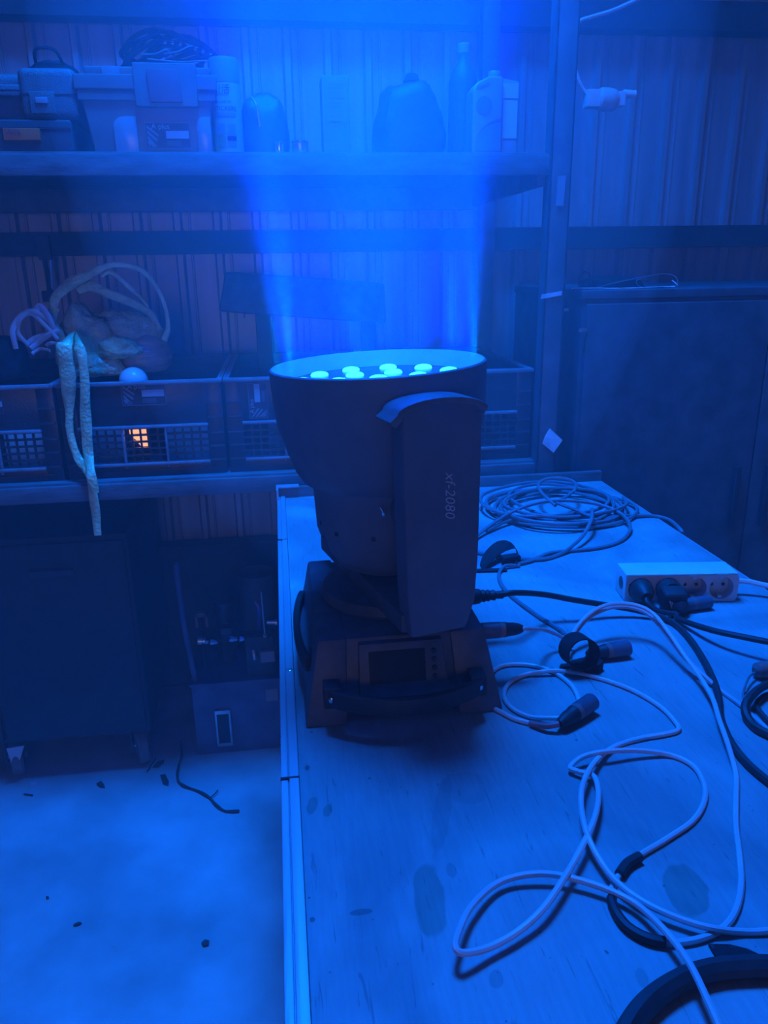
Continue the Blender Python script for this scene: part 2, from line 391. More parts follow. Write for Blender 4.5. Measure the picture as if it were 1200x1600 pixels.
# ================================================================= CRATES on the lower shelf
CW, CD, CH = .352, .53, .216
def crate_mesh_parts(root):
    W, D, H = CW, CD, CH; x0, x1 = -W/2, W/2
    sh = MB()
    sh.bb(x0+.006, x1-.006, .006, D-.006, 0, .006)                # floor
    for xs in (x0, x1-.005): sh.bb(xs, xs+.005, .02, D-.02, .0, H)         # side walls
    sh.build('side_walls', 'crate', root)
    # back wall: open frame
    b = MB(); b.bb(x0, x1, D-.006, D, H-.07, H)
    for k in range(3): b.bb(x0, x1, D-.010, D+.001, H-.012-.020*k, H-.008-.020*k)
    b.bb(x0, x1, D-.006, D, 0, .02); b.bb(x0, x0+.03, D-.006, D, 0, H); b.bb(x1-.03, x1, D-.006, D, 0, H)
    b.build('back_panel', 'crate', root)
    f = MB(); f.bb(x0+.034, x1-.034, .004, .009, .118, H-.006); f.build('front_panel', 'crate', root, .001)
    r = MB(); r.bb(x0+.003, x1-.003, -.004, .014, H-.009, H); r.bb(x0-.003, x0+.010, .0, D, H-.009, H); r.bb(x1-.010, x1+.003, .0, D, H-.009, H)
    r.build('rim', 'lit_crate_edge', root, .0032)
    g_ = MB(); g_.bb(x0+.034, x1-.034, -.005, .010, .111, .118); g_.build('ledge', 'lit_crate_edge', root, .0026)
    for s in (-1, 1):
        c = MB(); xa, xb = (x0, x0+.036) if s < 0 else (x1-.036, x1)
        c.bb(xa, xb, .003, .020, .0, H-.008)
        for z in (.03, .062, .092, .128, .16): c.bb(xa+.002, xb-.002, -.004, .004, z, z+.005)
        c.build('corner_post', 'crate', root, .0012)
    m = MB(); nx = 15; gx0, gx1 = x0+.036, x1-.036
    for k in range(1, nx): 
        xx = gx0+(gx1-gx0)*k/nx; m.bb(xx-.0022, xx+.0022, .004, .009, .034, .112)
    for k in range(0, 6):
        z = .034+.0155*k; m.bb(gx0, gx1, .002, .0095, z-.0022, z+.0022)
    m.build('mesh_grid', 'crate', root)
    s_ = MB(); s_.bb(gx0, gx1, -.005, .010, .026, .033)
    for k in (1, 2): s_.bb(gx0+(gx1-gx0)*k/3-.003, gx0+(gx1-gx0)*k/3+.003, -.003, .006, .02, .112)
    s_.build('lower_ledge', 'lit_crate_edge', root, .0024)
    k_ = MB(); k_.bb(x0+.01, x1-.01, .004, .012, .0, .027); k_.bb(x0+.02, x1-.02, .0, .006, .012, .016); k_.build('kick_strip', 'crate', root, .001)
CZ = .897; CY = RY0+.028
crs = []
cx0 = PY(232, 735, CY).x
labs = ['black plastic crate at the left end of the shelf, beside the pale cable bundle',
        'black plastic crate with a white bulb in it and hanging plastic strips over it',
        'black plastic crate with a sideways A plus label, behind the moving head light',
        'black plastic crate nearest the rack post, right of the moving head light']
root = thing('crate', (0, 0, 0), labs[0], 'crate', 'black crates on the lower shelf'); crate_mesh_parts(root)
for k in range(4):
    o = root if k == 0 else copy_tree(root)
    o['label'] = labs[k]
    o.location = (cx0+.3595*(k-1), CY, CZ); LOC[o] = Vector(o.location); crs.append(o)
a = PY(224, 616, CY); sticker(crs[1], (a.x, CY+.0035, a.z), (1, 0, 0), (0, 0, 1), .094, .050)
a = PY(403, 625, CY); sticker(crs[2], (a.x, CY+.0035, a.z-.002), (0, 0, 1), (-1, 0, 0), .080, .042)
a = PY(-12, 633, CY); sticker(crs[0], (a.x, CY+.0035, a.z), (1, 0, 0), (0, 0, 1), .04, .04)

# things lying in the crates
a = PY(209, 597, CY+.078); bt_ = PY(209, 573.5, CY+.078).z-(CZ+.0065)
b = thing('light_bulb', (a.x, a.y, CZ+.0065), 'white round light bulb poking above the crate rim behind the A plus label', 'bulb')
rb_ = .0325; zc_ = bt_-rb_
m = MB(); m.lathe([(.004, 0), (.014, .001), (.014, .04), (.016, .06), (rb_*.80, zc_-rb_*.62)]+[(rb_*math.cos(t_), zc_+rb_*math.sin(t_)) for t_ in [-.5+.23*k for k in range(9)]]+[(.0005, bt_)], (a.x, a.y, CZ+.0065), n=28)
m.build('globe', 'bulb_white', b)
m = MB(); m.lathe([(.0145, .002), (.0155, .006), (.0145, .01), (.0155, .014), (.0145, .018), (.0155, .022), (.0145, .026)], (a.x, a.y, CZ+.0065), n=20); m.build('screw_base', 'steel', b)
def carton(cx, y0, wx, dy, h, mt, label, rot=0, parent_z=CZ+.0065):
    t = thing('carton', (cx, y0+dy/2, parent_z), label, 'box'); M = Matrix.Rotation(rot, 3, 'Z')
    m = MB(); m.box((cx, y0+dy/2, parent_z+h/2), (wx, dy, h), M); m.build('body', mt, t, .002)
    m = MB(); m.box((cx, y0+dy/2, parent_z+h+.0006), (wx*.98, dy*.2, .001), M); m.build('tape', 'paper', t)
a = PY(216, 683, CY+.03)
gl = thing('glowing_lamp', (a.x, CY+.05, CZ+.0065), 'small lamp glowing orange behind the mesh of the crate with the bulb', 'lamp')
m = MB(); m.bb(a.x-.024, a.x+.024, CY+.032, CY+.048, CZ+.0065, a.z+.028); m.build('lamp_body', 'case_black', gl, .003)
m = MB(); m.prism([(-.018, .004), (-.006, -.006), (.004, -.022), (.019, -.022), (.019, .024), (-.018, .024)], Vector((a.x, CY+.0335, a.z)), (1, 0, 0), (0, 0, 1), (0, -1, 0), .003); m.build('lamp_lens', 'orange_glow', gl)
c1, c2, c3 = crs[1].location.x, crs[2].location.x, crs[3].location.x
carton(crs[0].location.x+.09, CY+.06, .10, .10, .10, 'socket_plastic', 'small pale carton seen through the mesh of the left end crate')
carton(c1-.105, CY+.05, .09, .10, .105, 'label_mid', 'small grey carton behind the mesh of the crate with the bulb', .1)
carton(c1+.085, CY+.10, .10, .10, .11, 'label_mid', 'grey carton in the right half of the crate with the bulb', -.1)
carton(c2-.04, CY+.16, .12, .12, .10, 'case_grey', 'grey carton inside the crate with the sideways label', .2)
carton(c3+.02, CY+.14, .13, .12, .09, 'case_grey', 'grey carton inside the crate nearest the rack post', -.1)

# ================================================================= TABLE
TX0, TX1, TY0, TY1 = -.021, .716, .04, 1.615
tb = thing('work_table', (.35, .83, 0), 'plywood topped table with a worn aluminium edge carrying the stage light', 'table')
m = MB(); m.bb(TX0+.018, TX1-.004, TY0+.018, TY1-.002, T-.018, T); m.build('table_top', 'table_ply', tb)
m = MB(); m.bb(TX0, TX0+.007, TY0, TY1, T-.045, T+.003); m.bb(TX0+.008, TX0+.0175, TY0, TY1, T-.045, T+.0045); m.bb(TX0+.0065, TX0+.0085, TY0, TY1, T-.045, T+.001)
m.build('edge_profile', 'aluminium', tb, .0012)
m = MB(); m.bb(TX1-.004, TX1, TY0, TY1, T-.045, T); m.build('edge_profile', 'aluminium', tb, .001)
m = MB(); m.bb(TX0+.018, TX1-.004, TY0, TY0+.018, T-.045, T+.003); m.build('edge_profile', 'aluminium', tb, .001)
m = MB(); m.bb(TX0+.004, TX1, TY1-.002, TY1+.012, T-.045, T+.0225); m.build('end_board', 'rack_board', tb, .002)
m = MB(); m.bb(TX0+.001, TX0+.048, TY1-.008, TY1+.013, T+.0225, T+.026); m.bb(TX0-.001, TX0+.004, TY1-.03, TY1+.013, T-.02, T+.026); m.build('corner_bracket', 'aluminium', tb, .001)
for (lx, ly) in ((.03, .1), (.63, .1), (.03, 1.5), (.63, 1.5)):
    m = MB(); m.bb(lx, lx+.05, ly, ly+.05, 0, T-.045); m.build('leg', 'rack_metal', tb, .002)
m = MB(); m.bb(.0, .70, .08, 1.56, T-.045, T-.018); m.build('under_frame', 'rack_metal', tb)
for py in (842, 1215, 1047):
    a = PZ(452, py, T+.0045); m = MB()
    if py == 1047: m.lathe([(.0035, 0), (.0035, .001), (.002, .0018)], (TX0+.013, a.y, T+.004), n=10); m.build('screw', 'steel', tb)
    else: m.bb(TX0-.0004, TX0+.018, a.y-.0012, a.y+.0012, T-.03, T+.0049); m.build('joint', 'black_rubber', tb)

# ================================================================= MOVING HEAD LIGHT
cx, cy = .116, .872
fx = thing('moving_head_light', (cx, cy, T), 'black moving head stage light beaming blue light straight up', 'stage light')
m = MB()
m.hexa([(.010, .735, T+.013), (.224, .735, T+.013), (.224, 1.0, T+.013), (.010, 1.0, T+.013)], [(.026, .753, T+.092), (.206, .753, T+.092), (.206, .985, T+.092), (.026, .985, T+.092)])
base = m.build('base', 'black_plastic', fx, .004, 2)
for (x0, x1, t0, t1) in ((.006, .052, .024, .056), (.178, .228, .170, .209)):
    m = MB()
    m.hexa([(x0, .728, T), (x1, .728, T), (x1, 1.004, T), (x0, 1.004, T)], [(t0, .750, T+.0935), (t1, .750, T+.0935), (t1, .99, T+.0935), (t0, .99, T+.0935)])
    m.build('side_block', 'black_plastic', fx, .004, 2)
m = MB()
m.hexa([(.066, .727, T+.030), (.166, .727, T+.030), (.166, .75, T+.030), (.066, .75, T+.030)], [(.068, .744, T+.088), (.160, .744, T+.088), (.160, .758, T+.088), (.068, .758, T+.088)])
pn = m.build('front_panel', 'black_plastic', fx, .002)
def fp(x, z): return (x, .727+(z-.030)*(.017/.058)-.0008, T+z)
m = MB(); m.add([fp(.078, .046), fp(.140, .046), fp(.140, .080), fp(.078, .080)], [(0, 1, 2, 3)]); vv = list(m.v); m.add([v+Vector((0, .002, 0)) for v in vv], [(3, 2, 1, 0)])
m.f += [(0, 4, 5, 1), (1, 5, 6, 2), (2, 6, 7, 3), (3, 7, 4, 0)]; m.build('display', 'black_gloss', pn)
for k in range(4):
    p = Vector(fp(.150, .05+.009*k)); m = MB(); m.cyl(p, p+Vector((0, -.002, 0)), .003, n=12); m.build('button', 'black_rubber', pn)
for k in range(5):
    m = MB(); z = .014+.002*k; m.bb(.062, .170, .731, .735, T+.0145+.003*k, T+.0157+.003*k); m.build('vent_slat', 'black_rubber', base)
def handle(path, rw, rh):
    m = MB(); n = len(path)
    vs = []; fs = []
    for k, p in enumerate(path):
        d = (path[min(k+1, n-1)]-path[max(k-1, 0)]).normalized(); s = Vector((d.y, -d.x, 0))
        for (a, b) in ((-1, -1), (1, -1), (1, 1), (-1, 1)): vs.append(p+s*a*rw+Vector((0, 0, b*rh)))
    for k in range(n-1):
        for i in range(4): fs.append((4*k+i, 4*k+(i+1) % 4, 4*k+4+(i+1) % 4, 4*k+4+i))
    fs += [(3, 2, 1, 0), (4*n-4, 4*n-3, 4*n-2, 4*n-1)]
    m.add(vs, fs); return m
hp = [Vector((.034+.164*k/16, .722-.030*math.sin(PI*(k+.0)/16)**.8 if 0 < k < 16 else .722, T+.040)) for k in range(17)]
h1 = handle(hp, .0045, .0095).build('handle', 'black_rubber', fx, .002)
for xx in (.036, .196):
    m = MB(); m.bb(xx-.009, xx+.009, .718, .740, T+.028, T+.052); m.build('handle_lug', 'black_rubber', h1, .002)
    m = MB(); m.lathe([(.0042, 0), (.0042, .002), (.0025, .003)], (xx, .718, T+.040), (0, -1, 0), n=10); m.build('bolt', 'chrome', h1)
hp = [Vector((.014-.011*(math.sin(PI*k/14)**.7 if 0 < k < 14 else 0), .775+.19*k/14, T+.052)) for k in range(15)]
h2 = handle(hp, .004, .009).build('handle', 'black_rubber', fx, .002)
# turntable, yoke
m = MB(); m.lathe([(.080, 0), (.082, .004), (.078, .014), (.06, .016)], (cx, cy, T+.092), n=40); m.build('turntable', 'black_plastic', fx)
d = Vector((.25, -.968, 0)).normalized(); t = Vector((-d.y, d.x, 0)); up = Vector((0, 0, 1)); cc = Vector((cx, cy, 0))
m = MB(); m.prism([(-.040, 0), (.040, 0), (.040, .022), (-.040, .022)], cc-d*.14+up*(T+.106), t, up, d, .28); m.build('yoke_bar', 'black_plastic', fx, .004)
def arm_poly():
    pts = [(-.034, 0), (.030, 0), (.040, .03), (.043, .08), (.044, .236)]
    for k in range(1, 12):
        a = PI*k/12; pts.append((.0435*math.cos(a), .236+.013*math.sin(a)))
    pts += [(-.043, .236), (-.040, .12), (-.038, .05)]
    return pts
arms = []
for s in (1, -1):
    dd = d*s; tt = Vector((-dd.y, dd.x, 0))
    m = MB(); m.prism(arm_poly(), cc+dd*.124+up*(T+.106), tt, up, dd, .030)
    arms.append(m.build('yoke_arm', 'head_glare_plastic', fx, .006, 3))
    m = MB(); cap = [(.044+.003, .222)]
    outer = [(.0475*math.cos(PI*k/14)-.003*(k/14), .238+.014*math.sin(PI*k/14)) for k in range(15)]+[(-.058, .232)]
    inner = [(x*.90, z-.006) for x, z in outer]
    m.prism(outer+inner[::-1], cc+dd*.120+up*(T+.106), tt, up, dd, .039); m.build('arm_cap', 'lit_cap_plastic', arms[-1], .0015)
    m = MB(); m.cyl(cc+dd*.06+up*1.095, cc+dd*.126+up*1.095, .026, n=24); m.build('tilt_pivot', 'black_plastic', arms[-1])
put(text_mb('xf-2080', .0158, .28), cc+d*.1546+t*.008+up*1.128, -up, t).map(lambda p: p).build('lettering', 'silver_text', arms[0])
# head
LEAN = Matrix.Translation((cx, cy, 1.09)) @ Matrix.Rotation(math.radians(-2.2), 4, 'Y') @ Matrix.Translation((-cx, -cy, -1.09))
m = MB(); m.lathe([(.0005, .998), (.045, 1.001), (.060, 1.009), (.070, 1.024), (.077, 1.05), (.081, 1.08), (.084, 1.108), (.086, 1.112), (.096, 1.116), (.103, 1.128), (.112, 1.156), (.119, 1.182), (.1215, 1.205), (.1215, 1.236), (.1195, 1.236), (.1195, 1.215), (.1, 1.2)], (cx, cy, 0), n=64, M=LEAN, caps=False)
hd = m.build('head_shell', 'head_glare_plastic', fx, ang=50)
m = MB(); m.lathe([(.1222, 1.222), (.1224, 1.2375), (.1222, 1.2432), (.1205, 1.2445), (.1190, 1.2432)], (cx, cy, 0), n=64, M=LEAN, caps=False); m.build('front_ring', 'head_glare_plastic', hd)
m = MB(); m.lathe([(.1205, 1.2443), (.1195, 1.2446), (.1185, 1.2442), (.110, 1.2258)], (cx, cy, 0), n=64, M=LEAN, caps=False); m.build('reflector', 'reflector', hd)
m = MB(); m.lathe([(.11, 1.2240), (.112, 1.2255), (.0, 1.2255)], (cx, cy, 0), n=64, M=LEAN, caps=False); m.build('lens_plate', 'lens_plate', hd)
led0 = None
spots = [(0, 0)] + [(.046*math.cos(PI*k/3), .046*math.sin(PI*k/3)) for k in range(6)] + [(.090*math.cos(PI*k/6+.26), .090*math.sin(PI*k/6+.26)) for k in range(12)]
for (lx, ly) in spots:
    m = MB(); m.lathe([(.0108, 0), (.0104, .0018), (.0082, .0034), (.0042, .0044), (.0005, .0047)], (cx+lx, cy+ly, 1.2256), n=18, M=LEAN); m.build('led_lens', 'led', hd)
for k in range(10):
    a0 = 2*PI*k/10; m = MB(); pp = Vector((math.cos(a0), math.sin(a0), 0))
    m.cyl(LEAN @ (Vector((cx, cy, 1.06))+pp*.0775), LEAN @ (Vector((cx, cy, 1.06))+pp*.0795), .003, n=8); m.build('screw', 'dark_metal', hd)
a = LEAN @ Vector((cx-.012, cy-.0815, 1.092))
m = MB(); m.cyl(a+Vector((0, .004, 0)), a+Vector((0, -.004, 0)), .003, n=10); m.cyl(a+Vector((-.004, -.003, .008)), a+Vector((0, -.003, 0)), .0015, n=8); m.build('lock_pin', 'chrome', hd)
TILT = (PI, math.radians(-2.2), 0)
def led_light(name, p, power, col, cone, blend, rad):
    l = bpy.data.lights.new(name, 'SPOT'); l.energy = power; l.color = col; l.spot_size = math.radians(cone); l.spot_blend = blend; l.shadow_soft_size = rad
    o = bpy.data.objects.new(name, l); COL.objects.link(o); o.parent = fx; o.location = LEAN @ Vector(p) - Vector((cx, cy, T)); o.rotation_euler = TILT
for k, (lx, ly) in enumerate(spots):
    led_light('led_light', (cx+lx*1.08, cy+ly*1.08, 1.2355), 210, (0, .016, 1), 25, 1, .014)
led_light('beam_core_light', (cx, cy, 1.2355), 400, (0, .022, 1), 72, 1, .08)
MATS['led'].cycles.emission_sampling = 'NONE'
pl_ = bpy.data.lights.new('lens_glow_light', 'POINT'); pl_.energy = .9; pl_.color = (0, .3, 1); pl_.shadow_soft_size = .04
po_ = bpy.data.objects.new('lens_glow_light', pl_); COL.objects.link(po_); po_.parent = fx; po_.location = LEAN @ Vector((cx, cy, 1.236)) - Vector((cx, cy, T))
led_light('halo_light', (cx, cy, 1.2355), 40, (0, .07, 1), 140, 1, .08)  # wide cone added for the glare halo around the beam
for a_ in (0, .5, -.5, PI, PI-.5, PI+.5):
    led_light('rim_led_light', (cx+.112*math.cos(a_), cy+.112*math.sin(a_), 1.238), 50, (0, .22, 1), 14, 1, .004)

# ================================================================= CABLES
def path(pts, r, h=None):
    return [PZ(p[0], p[1], T+(p[2] if len(p) > 2 else r)) for p in pts]
def over_edge(P_, r):
    """carry on to the right table edge and hang down"""
    d_ = (P_[-1]-P_[-2]).normalized(); y = P_[-1].y+d_.y*.06
    ex = .716+r; k = []
    if P_[-1].x < ex-.06: k.append(Vector(((P_[-1].x+ex)/2, (P_[-1].y+y)/2, T+r)))
    return k+[Vector((ex-.02, y, T+r+.002)), Vector((ex+.004, y, T-.012)), Vector((ex+.006, y-.01, T-.20)), Vector((ex+.02, y-.02, T-.50))]
def cable(name, label, segs, cat='cable', group=None, over=False):
    """segs: (part name, points, radius, material)"""
    first = segs[0][1][0]; o = PZ(first[0], first[1], T); t_ = thing(name, (o.x, o.y, T), label, cat, group)
    for (nm, pts, r, mt) in segs:
        P_ = path(pts, r)
        if over and nm == 'cord': P_ += over_edge(P_, r)
        m = MB(); m.tube(spline(P_, 8), r, 8); m.build(nm, mt, t_)
    return t_
def xlr(parent, a, b, r=.0095, male=True):
    """XLR style connector from a (cable end) to b (mouth)"""
    a = Vector(a); b = Vector(b); d_ = (b-a); L = d_.length; d_.normalize()
    m = MB(); m.lathe([(.004, 0), (.0062, .004), (r*.80, L*.22), (r*.86, L*.40), (r*.93, L*.42), (r*.93, L*.46)], a, d_, n=20); bo = m.build('connector_boot', 'black_rubber', parent)
    m = MB(); m.lathe([(r*.95, L*.45), (r*.95, L*.56)], a, d_, n=20); m.build('colour_band', 'brown_band', parent)
    m = MB(); m.lathe([(r*.9, L*.55), (r, L*.57), (r, L*.985), (r*.96, L), (r*.82, L), (r*.80, L*.80), (.0002, L*.80)], a, d_, n=24); sh_ = m.build('connector_shell', 'black_plastic', parent)
    s1 = d_.orthogonal().normalized(); s2 = d_.cross(s1)
    for k in range(3):
        an = 2*PI*k/3; p = a+d_*L*.80+(s1*math.cos(an)+s2*math.sin(an))*r*.42
        m = MB(); m.cyl(p, p+d_*L*.17, .0013, n=8); m.build('pin', 'chrome', sh_)

# power cord of the fixture
pA = PY(742, 932, .90); pB = PY(781, 930, .90)
pc = thing('mains_lead', (pA.x, pA.y, T), 'thick black power cord from the stage light running to the right table edge', 'cable')
m = MB(); m.lathe([(.010, -.012), (.0105, 0), (.0095, .006), (.0075, .008), (.0085, .012), (.0065, .014), (.008, .018), (.006, .020), (.0072, .026), (.005, .028), (.0055, pB.x-pA.x+.004)], (pA.x, pA.y, pA.z), (1, 0, 0), n=18); m.build('plug', 'black_rubber', pc)
pts = [pB, pB+Vector((.02, .0, .002))] + path([(850, 929, .042), (900, 938, .030), (950, 946, .018), (1000, 955, .010), (1045, 969, .005), (1075, 995), (1104, 1040), (1122, 1085), (1126, 1122), (1142, 1160), (1170, 1195), (1215, 1232), (1290, 1290)], .0042)
pts += over_edge(pts, .0042)
m = MB(); m.tube(spline(pts, 8), .0042, 8); m.build('cord', 'black_rubber', pc)

# signal cable plugged in the fixture
xA = PY(817, 982, .80); xB = PY(752, 986, .80)
sc_ = thing('signal_cable', (xA.x, xA.y, T), 'thin pinkish signal cable plugged into the side of the stage light', 'cable')
xlr(sc_, xA, xB, .0098)
pts = [xA+Vector((-.004, 0, 0)), xA+Vector((.008, 0, -.001))]+path([(850, 984, .035), (872, 992, .022), (893, 1004, .010)], .0026)
m = MB(); m.tube(spline(pts, 8), .0026, 8); m.build('cord', 'pink_cable', sc_)

# grey cable from the coil to the strap
cable('grey_cable', 'grey cable leading from the coil down to the black strap', [('cord', [(812, 884), (790, 884, .006), (780, 896), (783, 912), (800, 932), (840, 962), (875, 984), (893, 1003)], .0030, 'grey_cable')])

# long taped cable
R1 = .0027
cable('taped_cable', 'long pale cable looping over the table with black tape wrapped on it', [
    ('cord', [(889, 1016, .012), (893, 996, .020), (908, 972, .034), (932, 952, .044), (962, 943, .050), (998, 947, .048), (1024, 962, .042), (1046, 990, .032), (1068, 1022, .022), (1092, 1055, .014), (1113, 1090, .014), (1124, 1125, .014), (1138, 1165, .011),
              (1150, 1210), (1150, 1250), (1150, 1290), (1156, 1340), (1158, 1385), (1150, 1422), (1132, 1448), (1100, 1465), (1060, 1473), (1020, 1470), (985, 1452), (962, 1425), (955, 1402), (963, 1374),
              (995, 1340), (1040, 1312), (1083, 1282), (1101, 1250), (1099, 1222), (1082, 1196), (1048, 1180), (1000, 1173, .008), (950, 1174, .012), (912, 1182, .010), (891, 1199, .006), (905, 1206, .006), (928, 1213, .008), (935, 1240, .012),
              (930, 1275, .012), (912, 1318, .013), (884, 1368, .013), (850, 1418, .012), (810, 1455, .009), (765, 1480, .009), (728, 1489, .014), (712, 1482, .017), (716, 1458, .016), (738, 1415, .012), (782, 1378, .008), (845, 1365, .010), (915, 1378, .009), (985, 1407, .009), (1035, 1450, .012), (1075, 1502, .015), (1105, 1562, .016), (1130, 1622, .014), (1150, 1700)], R1, 'white_cable'),
    ('black_tape', [(968, 1366, .0045), (980, 1350, .0045), (1000, 1338, .0045)], .0043, 'black_rubber'),
    ('black_tape', [(956, 1402, .004), (957, 1411, .004), (967, 1432, .0042), (984, 1451, .0042), (1012, 1466, .0042), (1040, 1472, .004)], .0040, 'black_rubber')])
# second cable running beside it
cable('slim_cable', 'pale cable that splits off toward the right table edge under the black loop', [
    ('cord', [(893, 1010, .010), (903, 984, .024), (925, 962, .036), (962, 948, .042), (1000, 953, .040), (1024, 970, .033), (1048, 1001, .024), (1072, 1030, .016), (1096, 1052, .010), (1125, 1078), (1160, 1104), (1200, 1140), (1260, 1180)], R1, 'pink_cable')], over=True)

# looped cable with connector
pE = PZ(874, 1131, T+.0105); qE = PZ(925, 1096, T+.0115)
le = cable('looped_cable', 'pale cable with a small loop and black connector crossing the middle of the table', [
    ('cord', [(878, 1122, .009), (855, 1122, .006), (828, 1120), (802, 1108), (788, 1090), (793, 1070), (815, 1056), (850, 1049, .006), (885, 1049, .006), (930, 1058), (985, 1077), (1030, 1103), (1055, 1128), (1059, 1141), (1035, 1148), (1000, 1154), (960, 1167), (930, 1190, .010), (912, 1222, .014), (908, 1255, .013), (916, 1300, .014), (938, 1345, .010), (968, 1382, .009), (1010, 1412, .009), (1060, 1435, .008), (1110, 1450, .007), (1160, 1456), (1205, 1454), (1280, 1440)], R1, 'white_cable')], over=True)
cx2 = thing('connector_cable', (pE.x, pE.y, T), 'short pale cable with reddish sleeve and black connector beside the base', 'cable')
xlr(cx2, pE, qE, .0100)
m = MB(); m.tube(spline([pE]+path([(852, 1134, .007), (828, 1130)], .0036), 8), .0036, 8); m.build('red_sleeve', 'red_sleeve', cx2)
m = MB(); m.tube(spline(path([(830, 1130), (806, 1124), (786, 1114), (770, 1104), (762, 1085), (765, 1056), (780, 1042), (805, 1038), (838, 1041), (868, 1052), (890, 1068), (901, 1084), (905, 1098)], R1), 8), R1, 8); m.build('cord', 'white_cable', cx2)

# strap with connector (black)
sA = PZ(917, 1022, T+.011); sB = PZ(982, 1012, T+.011)
stp = thing('strapped_connector', (sA.x, sA.y, T), 'black connector with a curled black strap between stage light and power strip', 'connector')
xlr(stp, sA, sB, .0100)
def ribbon(pts, wid, thick, name, mt, parent):
    m = MB(); m.tube([Vector(p) for p in spline(pts, 6)], [wid]*(6*(len(pts)-1)+1), 10, flat=thick, up=Vector((.15, 1, .2)).normalized())
    return m.build(name, mt, parent)
o = PZ(905, 1018, T+.030)
ring = [o+Vector((.0185*math.cos(a_), .003*math.sin(a_*1.0), .0185*math.sin(a_))) for a_ in [2*PI*k/12-1.2 for k in range(12)]]
m = MB(); vs = []; fs = []
rp = spline(ring, 4, True); 
for k, p in enumerate(rp):
    c_ = (p-o).normalized()
    for (e, dy) in ((0, -.010), (0, .010), (.0016, .010), (.0016, -.010)): vs.append(p+c_*e+Vector((-dy*.25, dy, 0)))
nk = len(rp)
for k in range(nk):
    for i_ in range(4): fs.append((4*k+i_, 4*k+(i_+1) % 4, 4*((k+1) % nk)+(i_+1) % 4, 4*((k+1) % nk)+i_))
m.add(vs, fs); m.build('strap_loop', 'black_fabric', stp)
e0 = PZ(908, 1034, T+.012)
m = MB(); m.prism([(-.020, -.010), (.012, -.012), (.022, -.004), (.020, .006), (.004, .011), (-.018, .006)], (e0.x+.006, e0.y, T+.001), (1, 0, 0), (0, 1, 0), (0, 0, 1), .012); m.build('strap_fold', 'black_fabric', stp, .003)
e0 = PZ(890, 1043, T); m = MB(); m.prism([(-.014, -.002), (.016, -.006), (.018, .004), (-.010, .004)], (e0.x, e0.y, T), (1, 0, 0), (0, 1, 0), (0, 0, 1), .004); m.build('strap_end', 'black_fabric', stp)

# coil at the far end
oc = PZ(868, 797, T)
coil = thing('cable_coil', (oc.x, oc.y, T), 'coil of grey cable at the far end of the table', 'cable')
m = MB(); pts = []
for k in range(0, 8*16+1):
    an = 2*PI*k/16; lp_ = k/16
    rr = (.118+.014*math.sin(lp_*2.3)+.010*math.sin(an*2+lp_)); 
    pts.append(oc+Vector((math.cos(an)*rr*1.02+.018*math.sin(lp_*1.7), math.sin(an)*rr*.95+.02*math.cos(lp_*2.9), .004+.0022*lp_+.003*math.sin(an*1.5+lp_*2)**2)))
m.tube(spline(pts, 3), .0034, 7); m.build('windings', 'grey_cable', coil)
for (nm, pp) in (('upper_loop', [(868, 790, .030), (848, 772, .040), (841, 758, .046), (852, 749, .050), (875, 747, .050), (895, 752, .046), (900, 762, .042), (888, 774, .036), (866, 786, .030)]),
                 ('front_loop', [(735, 845, .006), (765, 822, .012), (800, 800, .024), (840, 786, .032), (880, 782, .034), (925, 786, .030), (960, 797, .022), (980, 812, .014), (984, 828, .008), (970, 845), (940, 855), (900, 860), (860, 864), (830, 876), (806, 882)]),
                 ('inner_loop', [(870, 786, .034), (900, 797, .03), (922, 806, .028), (925, 795, .034), (924, 812, .03), (912, 835, .018), (895, 852, .010), (875, 866), (845, 874), (800, 872), (760, 866), (735, 861)]),
                 ('tail', [(760, 830, .006), (800, 812, .010), (860, 806, .012), (930, 806, .010), (985, 806, .006), (1020, 806), (1045, 812), (1062, 826), (1068, 836, -.01), (1072, 850, -.08)])):
    m = MB(); m.tube(spline(path(pp, .0034), 8), .0034, 7); m.build(nm, 'grey_cable', coil)
# strap on the coil
o1 = PZ(755, 884, T)
st2 = thing('cable_strap', (o1.x, o1.y, T), 'leaf shaped black strap arching over the grey cable behind the stage light', 'strap')
pts = [PZ(752, 888, T+.003), PZ(762, 872, T+.014), PZ(780, 856, T+.022), PZ(797, 852, T+.026), PZ(806, 858, T+.022), PZ(809, 872, T+.010), PZ(806, 882, T+.006)]
sp = spline(pts, 6); vs = []; fs = []; nk = len(sp)
for k, p in enumerate(sp):
    wd = .012*math.sin(PI*min(1, (k+3)/(nk*.72)))**.7 if (k+3)/(nk*.72) < 1 else .004
    wd = max(wd, .004)
    for (a_, b_) in ((-1, 0), (1, 0), (1, .0015), (-1, .0015)): vs.append(p+Vector((-.25*a_*wd, a_*wd*.8, b_+a_*wd*.5)))
for k in range(nk-1):
    for i_ in range(4): fs.append((4*k+i_, 4*k+(i_+1) % 4, 4*k+4+(i_+1) % 4, 4*k+4+i_))
fs += [(3, 2, 1, 0), (4*nk-4, 4*nk-3, 4*nk-2, 4*nk-1)]
m = MB(); m.add(vs, fs); m.build('strap', 'black_fabric', st2)
e0 = PZ(798, 882, T); m = MB(); m.box((e0.x, e0.y, T+.0085), (.030, .018, .017), Matrix.Rotation(.2, 3, 'Z')); m.build('strap_buckle', 'black_fabric', st2, .004)
e0 = PZ(768, 893, T); m = MB(); m.box((e0.x, e0.y, T+.002), (.05, .010, .004), Matrix.Rotation(-.1, 3, 'Z')); m.build('strap_end', 'black_fabric', st2, .001)

